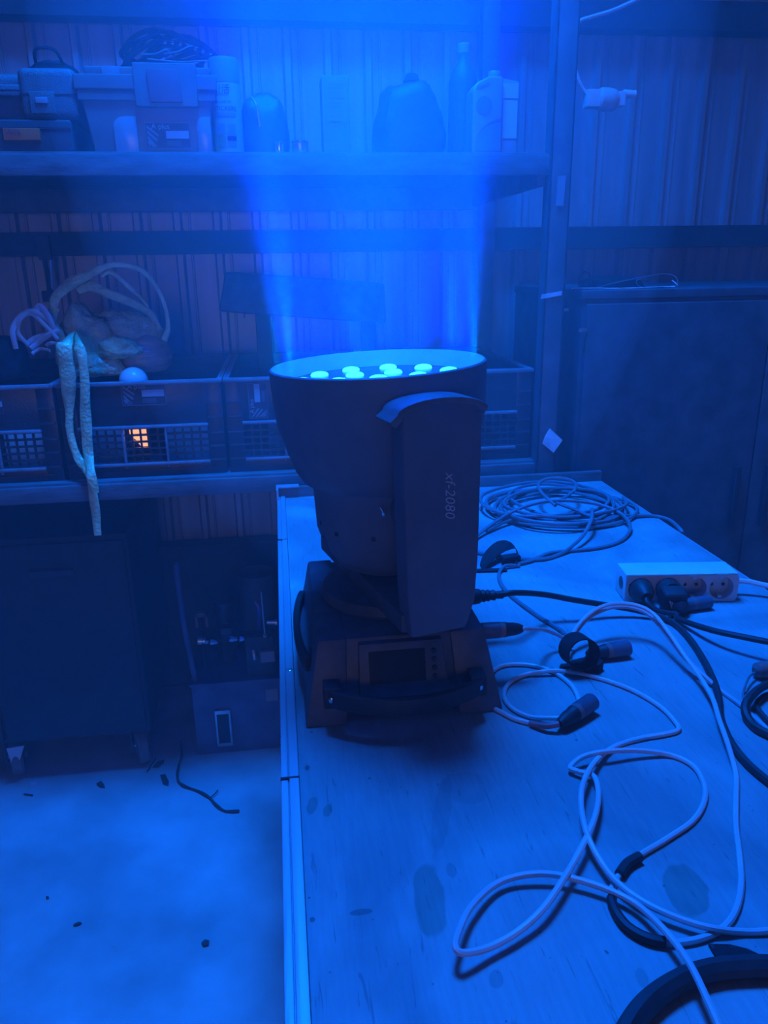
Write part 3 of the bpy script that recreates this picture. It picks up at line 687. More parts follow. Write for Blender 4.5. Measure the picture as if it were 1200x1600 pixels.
# thick cable bottom right, and its strap
cable('thick_cable', 'thick black cable curving across the near right corner of the table', [
    ('cord', [(950, 1680), (985, 1604), (1018, 1562), (1062, 1532), (1110, 1516), (1160, 1511), (1215, 1512), (1300, 1530)], .0078, 'black_rubber')], over=True)
o1 = PZ(1150, 1492, T)
st3 = thing('strap_tab', (o1.x, o1.y, T), 'flat black strap tab lying behind the thick black cable', 'strap')
def tabpts(lst): return [((PZ(x, y, T)-o1).x, (PZ(x, y, T)-o1).y) for x, y in lst]
m = MB(); m.prism(tabpts([(1106, 1478), (1118, 1498), (1160, 1501), (1200, 1506), (1195, 1499), (1168, 1486), (1140, 1479)]), o1, (1, 0, 0), (0, 1, 0), (0, 0, 1), .0025); m.build('tab', 'black_fabric', st3, .0006)
m = MB(); m.prism(tabpts([(1109, 1480), (1113, 1487), (1116, 1487), (1113, 1480)]), o1+Vector((0, 0, .0025)), (1, 0, 0), (0, 1, 0), (0, 0, 1), .0004); m.build('seam', 'black_rubber', st3)
# black loop at the right edge
bl = cable('black_cable_loop', 'black cable loop with a dark red connector at the right table edge', [
    ('cord', [(1250, 1158), (1272, 1130), (1270, 1095, .006), (1250, 1068, .010), (1222, 1064, .012), (1192, 1073, .014), (1172, 1090, .014), (1164, 1108, .010), (1172, 1128), (1190, 1142), (1225, 1155), (1275, 1160), (1310, 1140)], .0048, 'black_rubber'),
    ('thin_wire', [(1184, 1049, .008), (1172, 1056, .010), (1165, 1070, .008), (1161, 1085), (1163, 1096)], .0014, 'grey_cable'),
    ('inner_cord', [(1272, 1112), (1255, 1088), (1205, 1085), (1188, 1092), (1182, 1102), (1190, 1116), (1215, 1138), (1255, 1146), (1290, 1130)], .0032, 'black_rubber')])
p0 = PZ(1178, 1048, T+.0105); p1 = PZ(1240, 1040, T+.0105)
m = MB(); m.lathe([(.004, 0), (.009, .004), (.0100, .012), (.0100, .045), (.008, .055)], p0, p1-p0, n=16); m.build('connector', 'brown_band', bl)

# ================================================================= POWER STRIP
A = Vector((.484, .977, T)); B = Vector((.646, .955, T)); u = (B-A); SL = u.length; u.normalize(); vdir = Vector((-u.y, u.x, 0)); SH, SD = .042, .052
ps = thing('power_strip', ((A.x+B.x)/2, (A.y+B.y)/2+.02, T), 'white four socket power strip lying on the table', 'power strip')
m = MB(); e_ = .0022
def sp_(x, y, z): return A+u*x+vdir*y+up*(.001+z)
ob = [sp_(x, y, z) for y in (.0045, SD) for (x, z) in ((0, 0), (SL, 0), (SL, SH), (0, SH))]
ib = [sp_(x, y, z) for y in (.0045, .021) for (x, z) in ((e_, e_), (SL-e_, e_), (SL-e_, SH-e_), (e_, SH-e_))]
m.add(ob+ib, [(4, 5, 6, 7), (0, 1, 5, 4), (1, 2, 6, 5), (2, 3, 7, 6), (3, 0, 4, 7), (0, 8, 9, 1), (1, 9, 10, 2), (2, 10, 11, 3), (3, 11, 8, 0), (8, 12, 13, 9), (9, 13, 14, 10), (10, 14, 15, 11), (11, 15, 12, 8), (12, 15, 14, 13)])
m.build('housing', 'white_plastic', ps, .0012, 2)
# front plate with four round holes
m = MB(); pitch = .0395; c0 = SL-.0245-3*pitch; rh = .0178; zc = SH/2
fv = []
cells = []
xs = [0]+[c0+pitch*(k+.5) for k in range(3)]+[SL]
vs = []; fs = []
for k in range(4):
    xa, xb = xs[k], xs[k+1]; cxk = c0+pitch*k; n = 24; base_i = len(vs)
    for i_ in range(n):
        an = 2*PI*i_/n; dx, dz = math.cos(an), math.sin(an)
        vs.append((cxk+dx*rh, zc+dz*rh))
    for i_ in range(n):
        an = 2*PI*i_/n; dx, dz = math.cos(an), math.sin(an)
        sx = ((xb-cxk) if dx > 0 else (cxk-xa))/max(abs(dx), 1e-6); sz = (SH/2)/max(abs(dz), 1e-6); q_ = min(sx, sz)
        vs.append((cxk+dx*q_, zc+dz*q_))
    for i_ in range(n): fs.append((base_i+i_, base_i+(i_+1) % n, base_i+n+(i_+1) % n, base_i+n+i_))
m.add([A+up*.001+u*p[0]+up*p[1] for p in vs], fs)
m.add([A+up*.001+u*p[0]+up*p[1]+vdir*.005 for p in vs], [tuple(reversed(f)) for f in fs])
m.build('front_plate', 'socket_plastic', ps, recalc=False)
for k in range(4):
    ck = A+up*(.001+zc)+u*(c0+pitch*k)
    m = MB(); m.lathe([(rh*1.0, -.0005), (rh, 0), (rh*.985, .0002), (rh*.93, .0155), (.0003, .0155)], ck+vdir*.0002, vdir, n=28, caps=False); so = m.build('socket', 'socket_plastic', ps)
    for s_i in (-1, 1):
        m = MB(); p = ck+u*s_i*.0085+vdir*.0155; m.cyl(p, p-vdir*.0008, .0027, n=12); m.build('pin_hole', 'black_gloss', so)
        m = MB(); p = ck+up*s_i*.0150+vdir*.008; m.box(p, (.005, .010, .003), Matrix((u, vdir, up)).transposed()); m.build('earth_clip', 'steel', so)
m = MB(); p = A+vdir*.026+up*(.001+SH/2)-u*.0006; m.lathe([(.010, 0), (.0095, .001), (.0003, .0012)], p+u*.001, -u, n=20, caps=False); m.map(lambda q: q if False else q); m.build('switch', 'black_gloss', ps)
cend = A+u*SL+vdir*.026+up*.022
m = MB(); m.tube(spline([cend-u*.003, cend+u*.012, cend+u*.035+Vector((0, -.006, -.002)), cend+u*.06+Vector((0, -.022, -.010)), cend+u*.085+Vector((0, -.045, -.055)), cend+u*.087+Vector((0, -.05, -.14))], 8), .0042, 8); m.build('cord', 'white_cable', ps)
# plugs
def plug_frame(k): return A+up*(.001+zc)+u*(c0+pitch*k)
k0 = plug_frame(0)
pl = thing('round_plug', (k0.x, k0.y-.02, T), 'round black plug in the leftmost socket of the power strip', 'plug')
m = MB(); m.lathe([(.0150, -.001), (.0168, 0), (.0172, .006), (.0150, .016), (.0110, .024), (.0080, .030)], k0-vdir*.0004, -vdir, n=24); m.build('plug_body', 'black_rubber', pl)
kp = [k0-vdir*.026, k0-vdir*.036-up*.006, k0-vdir*.046+u*.012-up*.0135, k0-vdir*.052+u*.035-up*.0162]+path([(1060, 967, .006), (1110, 984, .018), (1160, 995, .024), (1215, 1006, .024), (1270, 1018, .012)], .004)
m = MB(); m.tube(spline(kp+over_edge(kp, .004), 8), .0040, 8); m.build('cord', 'black_rubber', pl)
k1 = plug_frame(1)
p2 = thing('angled_plug', (k1.x, k1.y-.025, T), 'bulky black plug with a striped white mark in the second socket', 'plug')
m = MB(); m.lathe([(.0150, -.001), (.0170, 0), (.0176, .010), (.0168, .020)], k1-vdir*.0004, -vdir, n=24); m.build('plug_head', 'black_rubber', p2)
M2 = Matrix((u, vdir, up)).transposed() @ Matrix.Rotation(.25, 3, 'X')
m = MB(); m.box(k1-vdir*.028-up*.002-u*.002, (.034, .026, .030), M2); bo = m.build('plug_body', 'black_rubber', p2, .006, 3)
m = MB(); e1 = k1-vdir*.040-up*.008; m.lathe([(.012, 0), (.010, .008), (.007, .012)], e1+u*.004, (-vdir*.6-up*.45+u*.1), n=16); m.build('grip', 'black_rubber', p2)
fo = k1-vdir*.0425-up*.0055-u*.002; fu = M2 @ Vector((1, 0, 0)); fvv = M2 @ Vector((0, 0, 1)); 
for k in range(3):
    m = MB(); x0 = -.011+.0035*k; m.prism([(x0, .006-.002*k), (x0+.002, .006-.002*k), (x0+.008, -.007), (x0+.005, -.007)], fo+fu*0, fu, fvv, fvv.cross(fu)*-1, .0008); m.build('stripe', 'label_light', bo)
put(text_mb('A', .010), fo+fu*.008-fvv*.002, fu, fvv, e=.0008).build('lettering', 'label_light', bo)
# dark round adapter lying in front of the third socket
k2 = plug_frame(2)
ad = thing('black_adapter', (k2.x, k2.y-.03, T), 'short black cylinder lying in front of the third socket', 'adapter')
aa = k2-vdir*.030-u*.024; aa.z = T+.0098; ab = k2-vdir*.020+u*.016; ab.z = T+.0098
m = MB(); m.lathe([(.0085, 0), (.0095, .002), (.0095, (ab-aa).length-.002), (.0085, (ab-aa).length)], aa, ab-aa, n=20); m.build('barrel', 'black_plastic', ad)
m = MB(); m.lathe([(.0096, .010), (.0097, .011), (.0097, .015), (.0096, .016)], aa, ab-aa, n=20); m.build('collar', 'brown_band', ad)

# ================================================================= UPPER SHELF THINGS
UZ = 1.5705
def rbox(name, mt, parent, x0, x1, y0, y1, z0, z1, bv=.004, seg=3):
    m = MB(); m.bb(x0, x1, y0, y1, z0, z1); return m.build(name, mt, parent, bv, seg)
# black tool case with orange latch
SY = RY0+.03
xr = PY(112, 200, SY).x
tc = thing('tool_case', (xr-.2, SY+.12, UZ), 'flat black tool case with an orange latch on the upper shelf', 'tool case')
z1 = PY(60, 186, SY).z
rbox('case_body', 'case_black', tc, xr-.42, xr, SY, SY+.26, UZ, z1, .008)
a = PY(8, 220, SY); b = PY(63, 201, SY)
la = rbox('latch', 'orange_latch', tc, a.x, b.x, SY-.008, SY+.001, a.z, b.z, .002)
for k in range(5):
    m = MB(); x0 = a.x+.006+.0055*k; m.prism([(x0, .010), (x0+.0018, .010), (x0+.006, .001), (x0+.0042, .001)], Vector((0, SY-.008, a.z+.010)), (1, 0, 0), (0, 0, 1), (0, -1, 0), .0012); m.build('grip_rib', 'red_latch', la)
m = MB(); m.bb(xr-.41, xr-.002, SY-.002, SY+.002, z1-.018, z1-.015); m.build('seam', 'black_rubber', tc)
# grey moulded case lying on it
a = PY(-70, 184, SY+.01); b = PY(114, 106, SY+.01); z1 += .0008
gc = thing('moulded_case', ((a.x+b.x)/2, SY+.13, z1), 'grey moulded tool case with a square latch lying on the black case', 'tool case')
xm = PY(27, 140, SY).x
rbox('case_body', 'case_grey', gc, a.x, b.x, SY+.03, SY+.24, z1, b.z-.006, .016, 4)
rbox('corner_block', 'case_grey', gc, xm, b.x+.002, SY+.004, SY+.22, z1+.0003, b.z, .016, 4)
zs = PY(60, 146, SY).z
m = MB(); m.bb(xm+.001, b.x+.0025, SY+.003, SY+.02, zs-.0015, zs+.0003); m.build('seam', 'black_rubber', gc)
l0 = PY(49, 178, SY); l1 = PY(84, 143, SY)
lt = rbox('latch', 'case_grey', gc, l0.x, l1.x, SY-.003, SY+.006, l0.z, l1.z, .003)
rbox('latch_button', 'label_mid', lt, l0.x+.012, l1.x-.013, SY-.006, SY-.002, l0.z+.018, l1.z-.011, .0015)
h0 = PY(-60, 148, SY); h1_ = PY(29, 130, SY)
hh = rbox('carry_handle', 'case_grey', gc, h0.x, h1_.x, SY+.008, SY+.030, h0.z, h1_.z, .005)
rbox('handle_gap', 'black_rubber', hh, h0.x, h1_.x-.001, SY+.0075, SY+.012, (h0.z+h1_.z)/2-.001, (h0.z+h1_.z)/2+.001, 0)
# dark bags behind
def blob(name, label, cat, c, sx, sy, sz, mt, seed, amp=.18, base_z=None, cut=True, extra=None):
    c = Vector(c); t_ = thing(name, (c.x, c.y, base_z if base_z is not None else c.z-sz), label, cat)
    m = MB(); m.ball((0, 0, 0), 1, 40, 24)
    def fn(p):
        n1 = noise.noise(p*1.6+Vector((seed, 0, 0))); n2 = 1-abs(noise.noise(p*3.1+Vector((0, seed, 0))))*2; n3 = noise.noise(p*7+Vector((0, 0, seed)))
        k = 1+amp*(n1*.9+n2*.35+n3*.25)
        e = Vector((math.copysign(abs(p.x)**.75, p.x), math.copysign(abs(p.y)**.75, p.y), math.copysign(abs(p.z)**.75, p.z)))
        q = Vector((e.x*sx, e.y*sy, e.z*sz))*k+c
        if base_z is not None and q.z < base_z: q.z = base_z
        return q
    m.map(fn); m.build('body', mt, t_, ang=80)
    return t_
a = PY(75, 78, SY+.33); tb1 = blob('black_bag', 'black box shaped bag behind the moulded case on the upper shelf', 'bag', (a.x, SY+.36, UZ+.115), .075, .07, .12, 'black_fabric', 3.1, .08, UZ)
m = MB(); m.tube(spline([(a.x-.03, SY+.33, UZ+.225), (a.x-.02, SY+.30, UZ+.25), (a.x+.02, SY+.30, UZ+.25), (a.x+.03, SY+.33, UZ+.225)], 6), .004, 6); m.build('handle', 'black_fabric', tb1)
a = PY(160, 80, SY+.36); tb2 = blob('black_sack', 'slumped black sack behind the translucent toolbox', 'bag', (a.x, SY+.40, UZ+.10), .085, .07, .125, 'black_fabric', 9.4, .10, UZ)
m = MB(); m.tube(spline([(a.x+.02, SY+.34, UZ+.19), (a.x+.05, SY+.33, UZ+.20), (a.x+.07, SY+.34, UZ+.17)], 6), .003, 6); m.build('drawstring', 'black_rubber', tb2)

# translucent toolbox
bx0 = PY(117, 150, SY).x; bx1 = PY(340, 150, SY).x; bb0 = PY(146, 236, SY).x; bb1 = PY(325, 236, SY).x
zl = PY(200, 140, SY).z; zt = PY(200, 116, SY).z; ztt = PY(200, 98, SY).z
tx = thing('toolbox', ((bx0+bx1)/2, SY+.12, UZ), 'translucent plastic toolbox with a red latch and A plus label on the upper shelf', 'toolbox')
m = MB(); m.hexa([(bb0, SY+.012, UZ), (bb1, SY+.012, UZ), (bb1, SY+.19, UZ), (bb0, SY+.19, UZ)], [(bx0+.008, SY+.004, zl), (bx1-.008, SY+.004, zl), (bx1-.008, SY+.2, zl), (bx0+.008, SY+.2, zl)])
m.build('tub', 'box_translucent', tx, .006, 3)
zmid = PY(200, 157, SY).z
rbox('tub_rim', 'box_translucent', tx, bx0+.004, bx1-.004, SY+.000, SY+.205, zmid, zl-.0002, .003)
lid = rbox('lid', 'box_translucent', tx, bx0, bx1, SY-.004, SY+.21, zl, zt, .004)
c_l = PY(207, 110, SY).x; c_r = PY(306, 110, SY).x; d_l = PY(128, 110, SY).x
rbox('lid_raise', 'box_translucent', lid, d_l, bx1-.012, SY+.012, SY+.19, zt-.001, ztt-.003, .006)
rbox('centre_block', 'box_translucent', lid, c_l, c_r, SY-.008, SY+.16, zmid-.012, ztt, .004)
n_l = PY(157, 110, SY).x; n_r = PY(185, 110, SY).x
rbox('handle_recess', 'print_mid', lid, n_l, n_r, SY+.009, SY+.02, zt+.0, ztt-.004, .001)
a = PY(233, 160, SY-.01); b = PY(279, 109, SY-.01)
lk = MB(); lk.hexa([(a.x+.004, SY-.016, a.z), (b.x+.003, SY-.016, a.z), (b.x+.003, SY-.006, a.z), (a.x+.004, SY-.006, a.z)], [(a.x, SY-.013, b.z), (b.x-.002, SY-.013, b.z), (b.x-.002, SY-.006, b.z), (a.x, SY-.006, b.z)])
lk.build('latch', 'red_latch', tx, .002)
for (pl_, pr_) in ((181, 217), (310, 332)):
    w0 = PY(pl_, 236, SY).x; w1 = PY(pr_, 236, SY).x; zt_ = PY(200, 181, SY).z; hgt = zt_-UZ; wd = w1-w0
    pts = [(0, .002), (wd, .002), (wd, hgt)] + [(wd*(.5+.5*math.cos(PI/2+PI/2*k/6))+wd*.0, hgt*.72+hgt*.28*math.sin(PI/2+PI/2*k/6)) for k in range(7)]
    m = MB(); m.prism(pts, Vector((w0, SY+.010, UZ)), (1, 0, 0), (0, -.04, 1), (0, -1, 0), .004); m.build('side_window', 'box_window', tx, .0008)
a = PY(262, 211, SY); sticker(tx, (a.x, SY+.0055, a.z), (1, 0, 0), (0, -.10, .995), .088, .047)

# LED strip tangle on the toolbox
o = PY(262, 92, SY+.08); o.z = ztt+.001
lsx = thing('led_strip', (o.x, SY+.09, ztt), 'tangled black LED strip with white dots heaped on the toolbox', 'LED strip')
m = MB(); pts = []
for k in range(70):
    an = k*.62; pts.append(Vector((o.x+(.095+.015*math.sin(k*.9))*math.cos(an)*(.9+.1*math.sin(k)), SY+.10+.055*math.sin(an)+.01*math.sin(k*1.7), ztt+.008+.030*(1+math.sin(k*.37+an*.5))*(.35+.65*math.exp(-((math.cos(an))*.9)**2)))))
m.tube(spline(pts, 4), [.0048]*(4*69+1), 8, flat=.0012, up=Vector((0, .8, .6))); stp_ = m.build('strip', 'black_rubber', lsx)
a0 = PY(248, 70, SY+.05); a1 = PY(330, 84, SY+.05)
row = [Vector((a0.x+(a1.x-a0.x)*k/7, SY+.035, a0.z+(a1.z-a0.z)*k/7+.004*math.sin(k*.6))) for k in range(8)]
m = MB(); m.tube(spline([row[0]+Vector((-.03, .02, -.02))]+row+[row[-1]+Vector((.02, .03, -.01))], 5), [.0065]*46, 8, flat=.0012, up=Vector((0, .2, 1))); fs_ = m.build('front_strip', 'black_rubber', lsx)
for k in range(1, 8):
    p = row[k]; m = MB(); m.box(p+Vector((0, -.0022, 0)), (.005, .0024, .005)); m.build('diode', 'led_dot', fs_, .0006)
for (p0, p1) in (((222, 85), (262, 78)), ((256, 84), (300, 72)), ((230, 92), (330, 96))):
    a = PY(*p0, SY+.03); b = PY(*p1, SY+.03); m = MB(); m.tube(spline([a, (a+b)/2+Vector((0, 0, -.003)), b, b+Vector((.01, .04, -.01))], 6), .0014, 6); m.build('wire', 'grey_cable', lsx)

# spray can
ca = PY(358, 238, SY+.02); rc = .0308; CXC, CYC = ca.x, SY+.035
sprc = thing('spray_can', (CXC, CYC, UZ), 'green sticker remover spray can standing beside the toolbox', 'spray can')
zc0 = PY(358, 127, CYC-rc).z; zc1 = PY(358, 86, CYC-rc).z
m = MB(); m.lathe([(rc-.003, 0), (rc, .003), (rc, zc0-UZ-.004), (rc-.001, zc0-UZ)], (CXC, CYC, UZ), n=40); cb = m.build('can', 'can_body', sprc)
m = MB(); m.lathe([(rc-.0003, zc0-UZ), (rc-.0003, zc1-UZ-.006), (rc-.002, zc1-UZ-.001), (rc-.007, zc1-UZ)], (CXC, CYC, UZ), n=40); m.build('cap', 'can_cap', sprc)
def on_can(mb, zc, th0=0, e=.0006):
    return mb.map(lambda p: (CXC+(rc+e)*math.sin(th0+p.x/rc), CYC-(rc+e)*math.cos(th0+p.x/rc), zc+p.y))
def canz(py): return PY(358, py, CYC-rc).z
on_can(text_mb('引活', .019, .1, .95), canz(140), -.25).build('lettering', 'print_dark', cb)
on_can(text_mb('SUNMOON', .0055), canz(148), -.25).build('lettering', 'print_dark', cb)
on_can(text_mb('REMOVE OF', .0066), canz(159), -.2).build('lettering', 'print_dark', cb)
on_can(text_mb('STICKERS', .0125, 0, .92), canz(169.5), -.05).build('lettering', 'print_dark', cb)
def curved_patch(x0, x1, y0, y1, zc, th0, name, mt, e=.0004, parent=None):
    m = MB(); n = 8; vs = []
    for k in range(n+1):
        for y in (y0, y1): vs.append((x0+(x1-x0)*k/n, y, 0))
    m.add(vs, [(2*k, 2*k+2, 2*k+3, 2*k+1) for k in range(n)]); on_can(m, zc, th0, e); return m.build(name, mt, parent or cb)
curved_patch(-.023, .023, -.0042, .0042, canz(179.5), -.1, 'print_band', 'print_mid')
on_can(text_mb('不干胶清除剂', .0068), canz(179.5), -.1, .0009).build('lettering', 'can_body', cb)
for (x0, x1, y0, y1, mt) in ((-.019, -.002, .004, .024, 'print_mid'), (.001, .020, .004, .024, 'can_cap'), (.006, .015, .008, .020, 'print_mid'), (-.019, -.002, -.020, .001, 'can_cap'), (.001, .020, -.008, .001, 'print_dark'), (.001, .020, -.020, -.010, 'print_mid')):
    curved_patch(x0, x1, y0, y1, canz(213), -.05, 'picture_panel', mt, .0005 if (x0, mt) != (.006, 'print_mid') else .0008)

# dark pouch right of the can with shiny cans in front
a = PY(412, 180, SY+.12); bag3 = blob('dark_pouch', 'dark pouch slumped on the upper shelf right of the spray can', 'bag', (a.x, SY+.13, UZ+.055), .05, .05, .075, 'case_black', 5.5, .14, UZ)
m = MB(); p = PY(402, 175, SY+.07); m.tube(spline([p+Vector((-.01, .01, .03)), p+Vector((0, -.005, .01)), p+Vector((.004, -.006, -.03))], 6), .003, 6); m.build('zip', 'steel', bag3)
for (pxc, rr, hh_, lab) in ((437, .010, .024, 'small shiny metal tin on the upper shelf left of the glass jar'), (470, .017, .026, 'small glass jar with a bright rim on the upper shelf')):
    a = PY(pxc, 238, SY); nm = 'metal_tin' if pxc == 437 else 'glass_jar'
    t_ = thing(nm, (a.x, SY+.02, UZ), lab, 'tin' if pxc == 437 else 'jar')
    m = MB(); m.lathe([(rr*.92, 0), (rr, .002), (rr, hh_*.8), (rr*.93, hh_*.84)], (a.x, SY+.02, UZ), n=24); m.build('body', 'chrome' if pxc == 437 else 'steel', t_)
    m = MB(); m.lathe([(rr*1.02, hh_*.84), (rr*1.02, hh_*.98), (rr*.95, hh_)], (a.x, SY+.02, UZ), n=24); m.build('lid', 'chrome', t_)
# carton with printed label
a = PY(506, 236, SY+.02); b = PY(545, 118, SY+.02)
ct = thing('printed_carton', ((a.x+b.x)/2, SY+.06, UZ), 'narrow upright carton with a printed label in the haze of the beam', 'box')
cbx = rbox('body', 'print_mid', ct, a.x, b.x, SY+.02, SY+.09, UZ, b.z, .002)
c_ = PY(511, 190, SY+.02); d_ = PY(541, 122, SY+.02)
lb_ = rbox('label', 'label_mid', cbx, c_.x, d_.x, SY+.0190, SY+.021, c_.z, d_.z, 0)
for k in range(9):
    m = MB(); z = d_.z-.012-.0085*k; m.bb(c_.x+.004, d_.x-.004-.004*(k % 3), SY+.0183, SY+.0192, z, z+.003); m.build('print_line', 'print_mid', lb_)
# dark heap, dark bottle
a = PY(640, 200, SY+.14); hp_ = blob('dark_sack', 'dark pointed sack in the middle of the upper shelf inside the beam', 'bag', (a.x, SY+.17, UZ+.06), .075, .07, .105, 'case_black', 2.2, .16, UZ)
m = MB(); m.lathe([(.012, 0), (.02, .02), (.012, .035)], (a.x+.01, SY+.17, UZ+.15), n=14); m.build('tied_top', 'black_fabric', hp_)
a = PY(727, 238, SY+.10)
bt = thing('dark_bottle', (a.x, SY+.13, UZ), 'tall dark bottle standing behind the white oil jug', 'bottle')
zt0 = PY(727, 84, SY+.13).z; 
m = MB(); m.lathe([(.03, 0), (.033, .004), (.033, (zt0-UZ)*.72), (.026, (zt0-UZ)*.84), (.013, (zt0-UZ)*.93), (.012, zt0-UZ)], (a.x, SY+.13, UZ), n=28); m.build('body', 'case_black', bt)
m = MB(); m.lathe([(.0135, zt0-UZ), (.0135, zt0-UZ+.017), (.012, zt0-UZ+.019)], (a.x, SY+.13, UZ), n=20); m.build('cap', 'label_mid', bt)
# oil jug
jl = PY(737, 236, SY+.005); jm = PY(783, 236, SY+.005); jr = PY(804, 236, SY+.03)
jz = PY(770, 118, SY).z-UZ; jx0, jx1, jx2 = jl.x, jm.x, jr.x+.002
jg = thing('oil_jug', ((jx0+jx2)/2, SY+.05, UZ), 'white oil jug with a dark round emblem at the right of the upper shelf', 'jug')
jw = jx1-jx0
poly = [(0, 0), (jw, 0), (jw, jz), (jw*.55, jz), (jw*.18, jz*.93), (0, jz*.84)]
m = MB(); m.prism(poly, Vector((jx0, SY+.004, UZ)), (1, 0, 0), (0, 0, 1), (0, 1, 0), .06); jb = m.build('front_body', 'jug_white', jg, .005, 3)
poly2 = [(0, 0), (jx2-jx1+.002, 0), (jx2-jx1+.002, jz*.955), (0, jz)]
m = MB(); m.prism(poly2, Vector((jx1-.002, SY+.018, UZ)), (1, 0, 0), (0, 0, 1), (0, 1, 0), .05); js = m.build('side_body', 'jug_white', jg, .004, 3)
cp = PY(773, 112, SY+.03); m = MB(); m.lathe([(.0125, -.004), (.0135, 0), (.0135, .012), (.012, .0145)], (cp.x, SY+.034, UZ+jz), n=22); m.build('cap', 'jug_white', jg)
fo = Vector((jx0, SY+.0035, UZ))
m = MB(); ce = PY(757, 164, SY); cxx = ce.x-jx0; czz = ce.z-UZ
m.prism([(cxx+.0175*math.cos(2*PI*k/28), czz+.0175*math.sin(2*PI*k/28)) for k in range(28)], fo, (1, 0, 0), (0, 0, 1), (0, -1, 0), .0008); m.build('emblem', 'jug_dark', jb)
e1 = PY(746, 136, SY); e2 = PY(765, 129, SY)
m = MB(); m.prism([(e1.x-jx0, e1.z-UZ-.004), (e2.x-jx0, e2.z-UZ-.003), (e2.x-jx0, e2.z-UZ+.003), (e1.x-jx0, e1.z-UZ+.002)], fo, (1, 0, 0), (0, 0, 1), (0, -1, 0), .0008); m.build('name_bar', 'jug_dark', jb)
arc = [(jw*.12+jw*.84*(k/10), jz*(.20+.26*math.sin(PI/2*k/10)**.7)) for k in range(11)]
m = MB(); m.prism(arc+[(x, z-.0035) for x, z in arc[::-1]], fo, (1, 0, 0), (0, 0, 1), (0, -1, 0), .0008); m.build('arc_line', 'jug_dark', jb)
m = MB(); m.prism([(x, z-.006) for x, z in arc]+[(jw*.96, jz*.04), (jw*.10, jz*.04)], fo, (1, 0, 0), (0, 0, 1), (0, -1, 0), .0006); m.build('lower_print', 'print_mid', jb)
so_ = Vector((jx1, SY+.0175, UZ)); sw = jx2-jx1
m = MB(); m.prism([(.003, jz*.74), (sw-.002, jz*.74), (sw-.002, jz*.93), (.003, jz*.93)], so_, (1, 0, 0), (0, 0, 1), (0, -1, 0), .0008); m.build('side_label', 'label_light', js)
m = MB(); m.prism([(.005, jz*.22), (sw-.003, jz*.22), (sw-.003, jz*.71), (.005, jz*.72)], so_, (1, 0, 0), (0, 0, 1), (0, -1, 0), .0008); m.build('side_label', 'label_light', js)

# ================================================================= PLASTIC FILM ON THE CRATES
RIMZ = CZ+CH
BY = CY+.10
bo_ = PY(170, 548, BY); 
fm = thing('plastic_film', (bo_.x, BY+.06, RIMZ), 'crumpled yellow plastic film heaped on the crates with strips hanging down', 'plastic film')
def blob_part(c, s, mt, seed, name, parent, amp=.25, zmin=None, crease=6):
    c = Vector(c); m = MB(); m.ball((0, 0, 0), 1, 56, 32)
    def fn(p):
        n1 = noise.noise(p*1.5+Vector((seed, 0, 0))); n2 = 1-abs(noise.noise(Vector((p.x*crease*.5, p.y*3, p.z*crease))+Vector((0, seed, 0))))*2.2; n3 = noise.noise(p*9+Vector((0, 0, seed)))
        k = 1+amp*(n1+n2*.35+n3*.15); q = Vector((p.x*s[0], p.y*s[1], p.z*s[2]))*k+c
        if zmin is not None and q.z < zmin: q.z = zmin+.002*n3
        return q
    m.map(fn); return m.build(name, mt, parent, ang=70)
p = PY(130, 505, BY+.05); blob_part((p.x, BY+.07, RIMZ+.060), (.070, .065, .085), 'film', 1.3, 'crumpled_bundle', fm, .34, RIMZ+.0005, 5)
p = PY(212, 520, BY+.02); blob_part((p.x, BY+.080, RIMZ+.036), (.066, .055, .056), 'film_brown', 4.2, 'film_roll', fm, .09, RIMZ+.0005, 14)
p = PY(175, 480, BY+.05); blob_part((p.x, BY+.10, RIMZ+.085), (.085, .05, .050), 'film', 7.7, 'crumpled_fold', fm, .36, RIMZ+.0005, 7)
p = PY(150, 540, BY); blob_part((p.x-.01, BY+.03, RIMZ+.022), (.06, .04, .032), 'film', 2.9, 'crumpled_fold', fm, .36, RIMZ+.0005, 7)
p = PY(178, 500, BY); blob_part((p.x, BY+.01, RIMZ+.062), (.045, .02, .022), 'film', 5.9, 'crumpled_fold', fm, .4, RIMZ+.0005, 8)
def strand(pp, wds, name, Y0=BY, mt='film', twist=1.0, sub=6):
    pts = [PY(q[0], q[1], q[2] if len(q) > 2 else Y0) for q in pp]; s = spline(pts, sub); n = len(s); W = []
    for k in range(n):
        t_ = k/(n-1)*(len(wds)-1); i_ = min(int(t_), len(wds)-2); W.append(wds[i_]+(wds[i_+1]-wds[i_])*(t_-i_))
    m = MB(); vs = []; fs = []; N = 12
    for k, p in enumerate(s):
        dd = (s[min(k+1, n-1)]-s[max(k-1, 0)]).normalized(); side = Vector((0, 1, 0)).cross(dd); side = side.normalized() if side.length > 1e-5 else Vector((1, 0, 0))
        bk = dd.cross(side)
        for i_ in range(N):
            an = 2*PI*i_/N; fold = 1+.22*noise.noise(Vector((an*1.3, k*.16, wds[0]*900)))
            vs.append(p+side*math.cos(an)*W[k]*fold+bk*math.sin(an)*(W[k]*.30+.001)*(1+.8*noise.noise(Vector((math.cos(an)*2.5, k*.22, 3)))))
    for k in range(n-1):
        for i_ in range(N): fs.append((k*N+i_, k*N+(i_+1) % N, (k+1)*N+(i_+1) % N, (k+1)*N+i_))
    fs += [tuple(range(N-1, -1, -1)), tuple(range((n-1)*N, n*N))]
    m.add(vs, fs); return m.build(name, mt, fm, ang=60)
strand([(82, 500), (85, 470), (105, 447), (140, 428), (165, 416), (195, 414), (225, 425), (245, 450), (258, 480), (263, 510), (256, 532)], [.008, .011, .012, .009, .006, .0055, .005, .0045, .005, .007], 'film_loop')
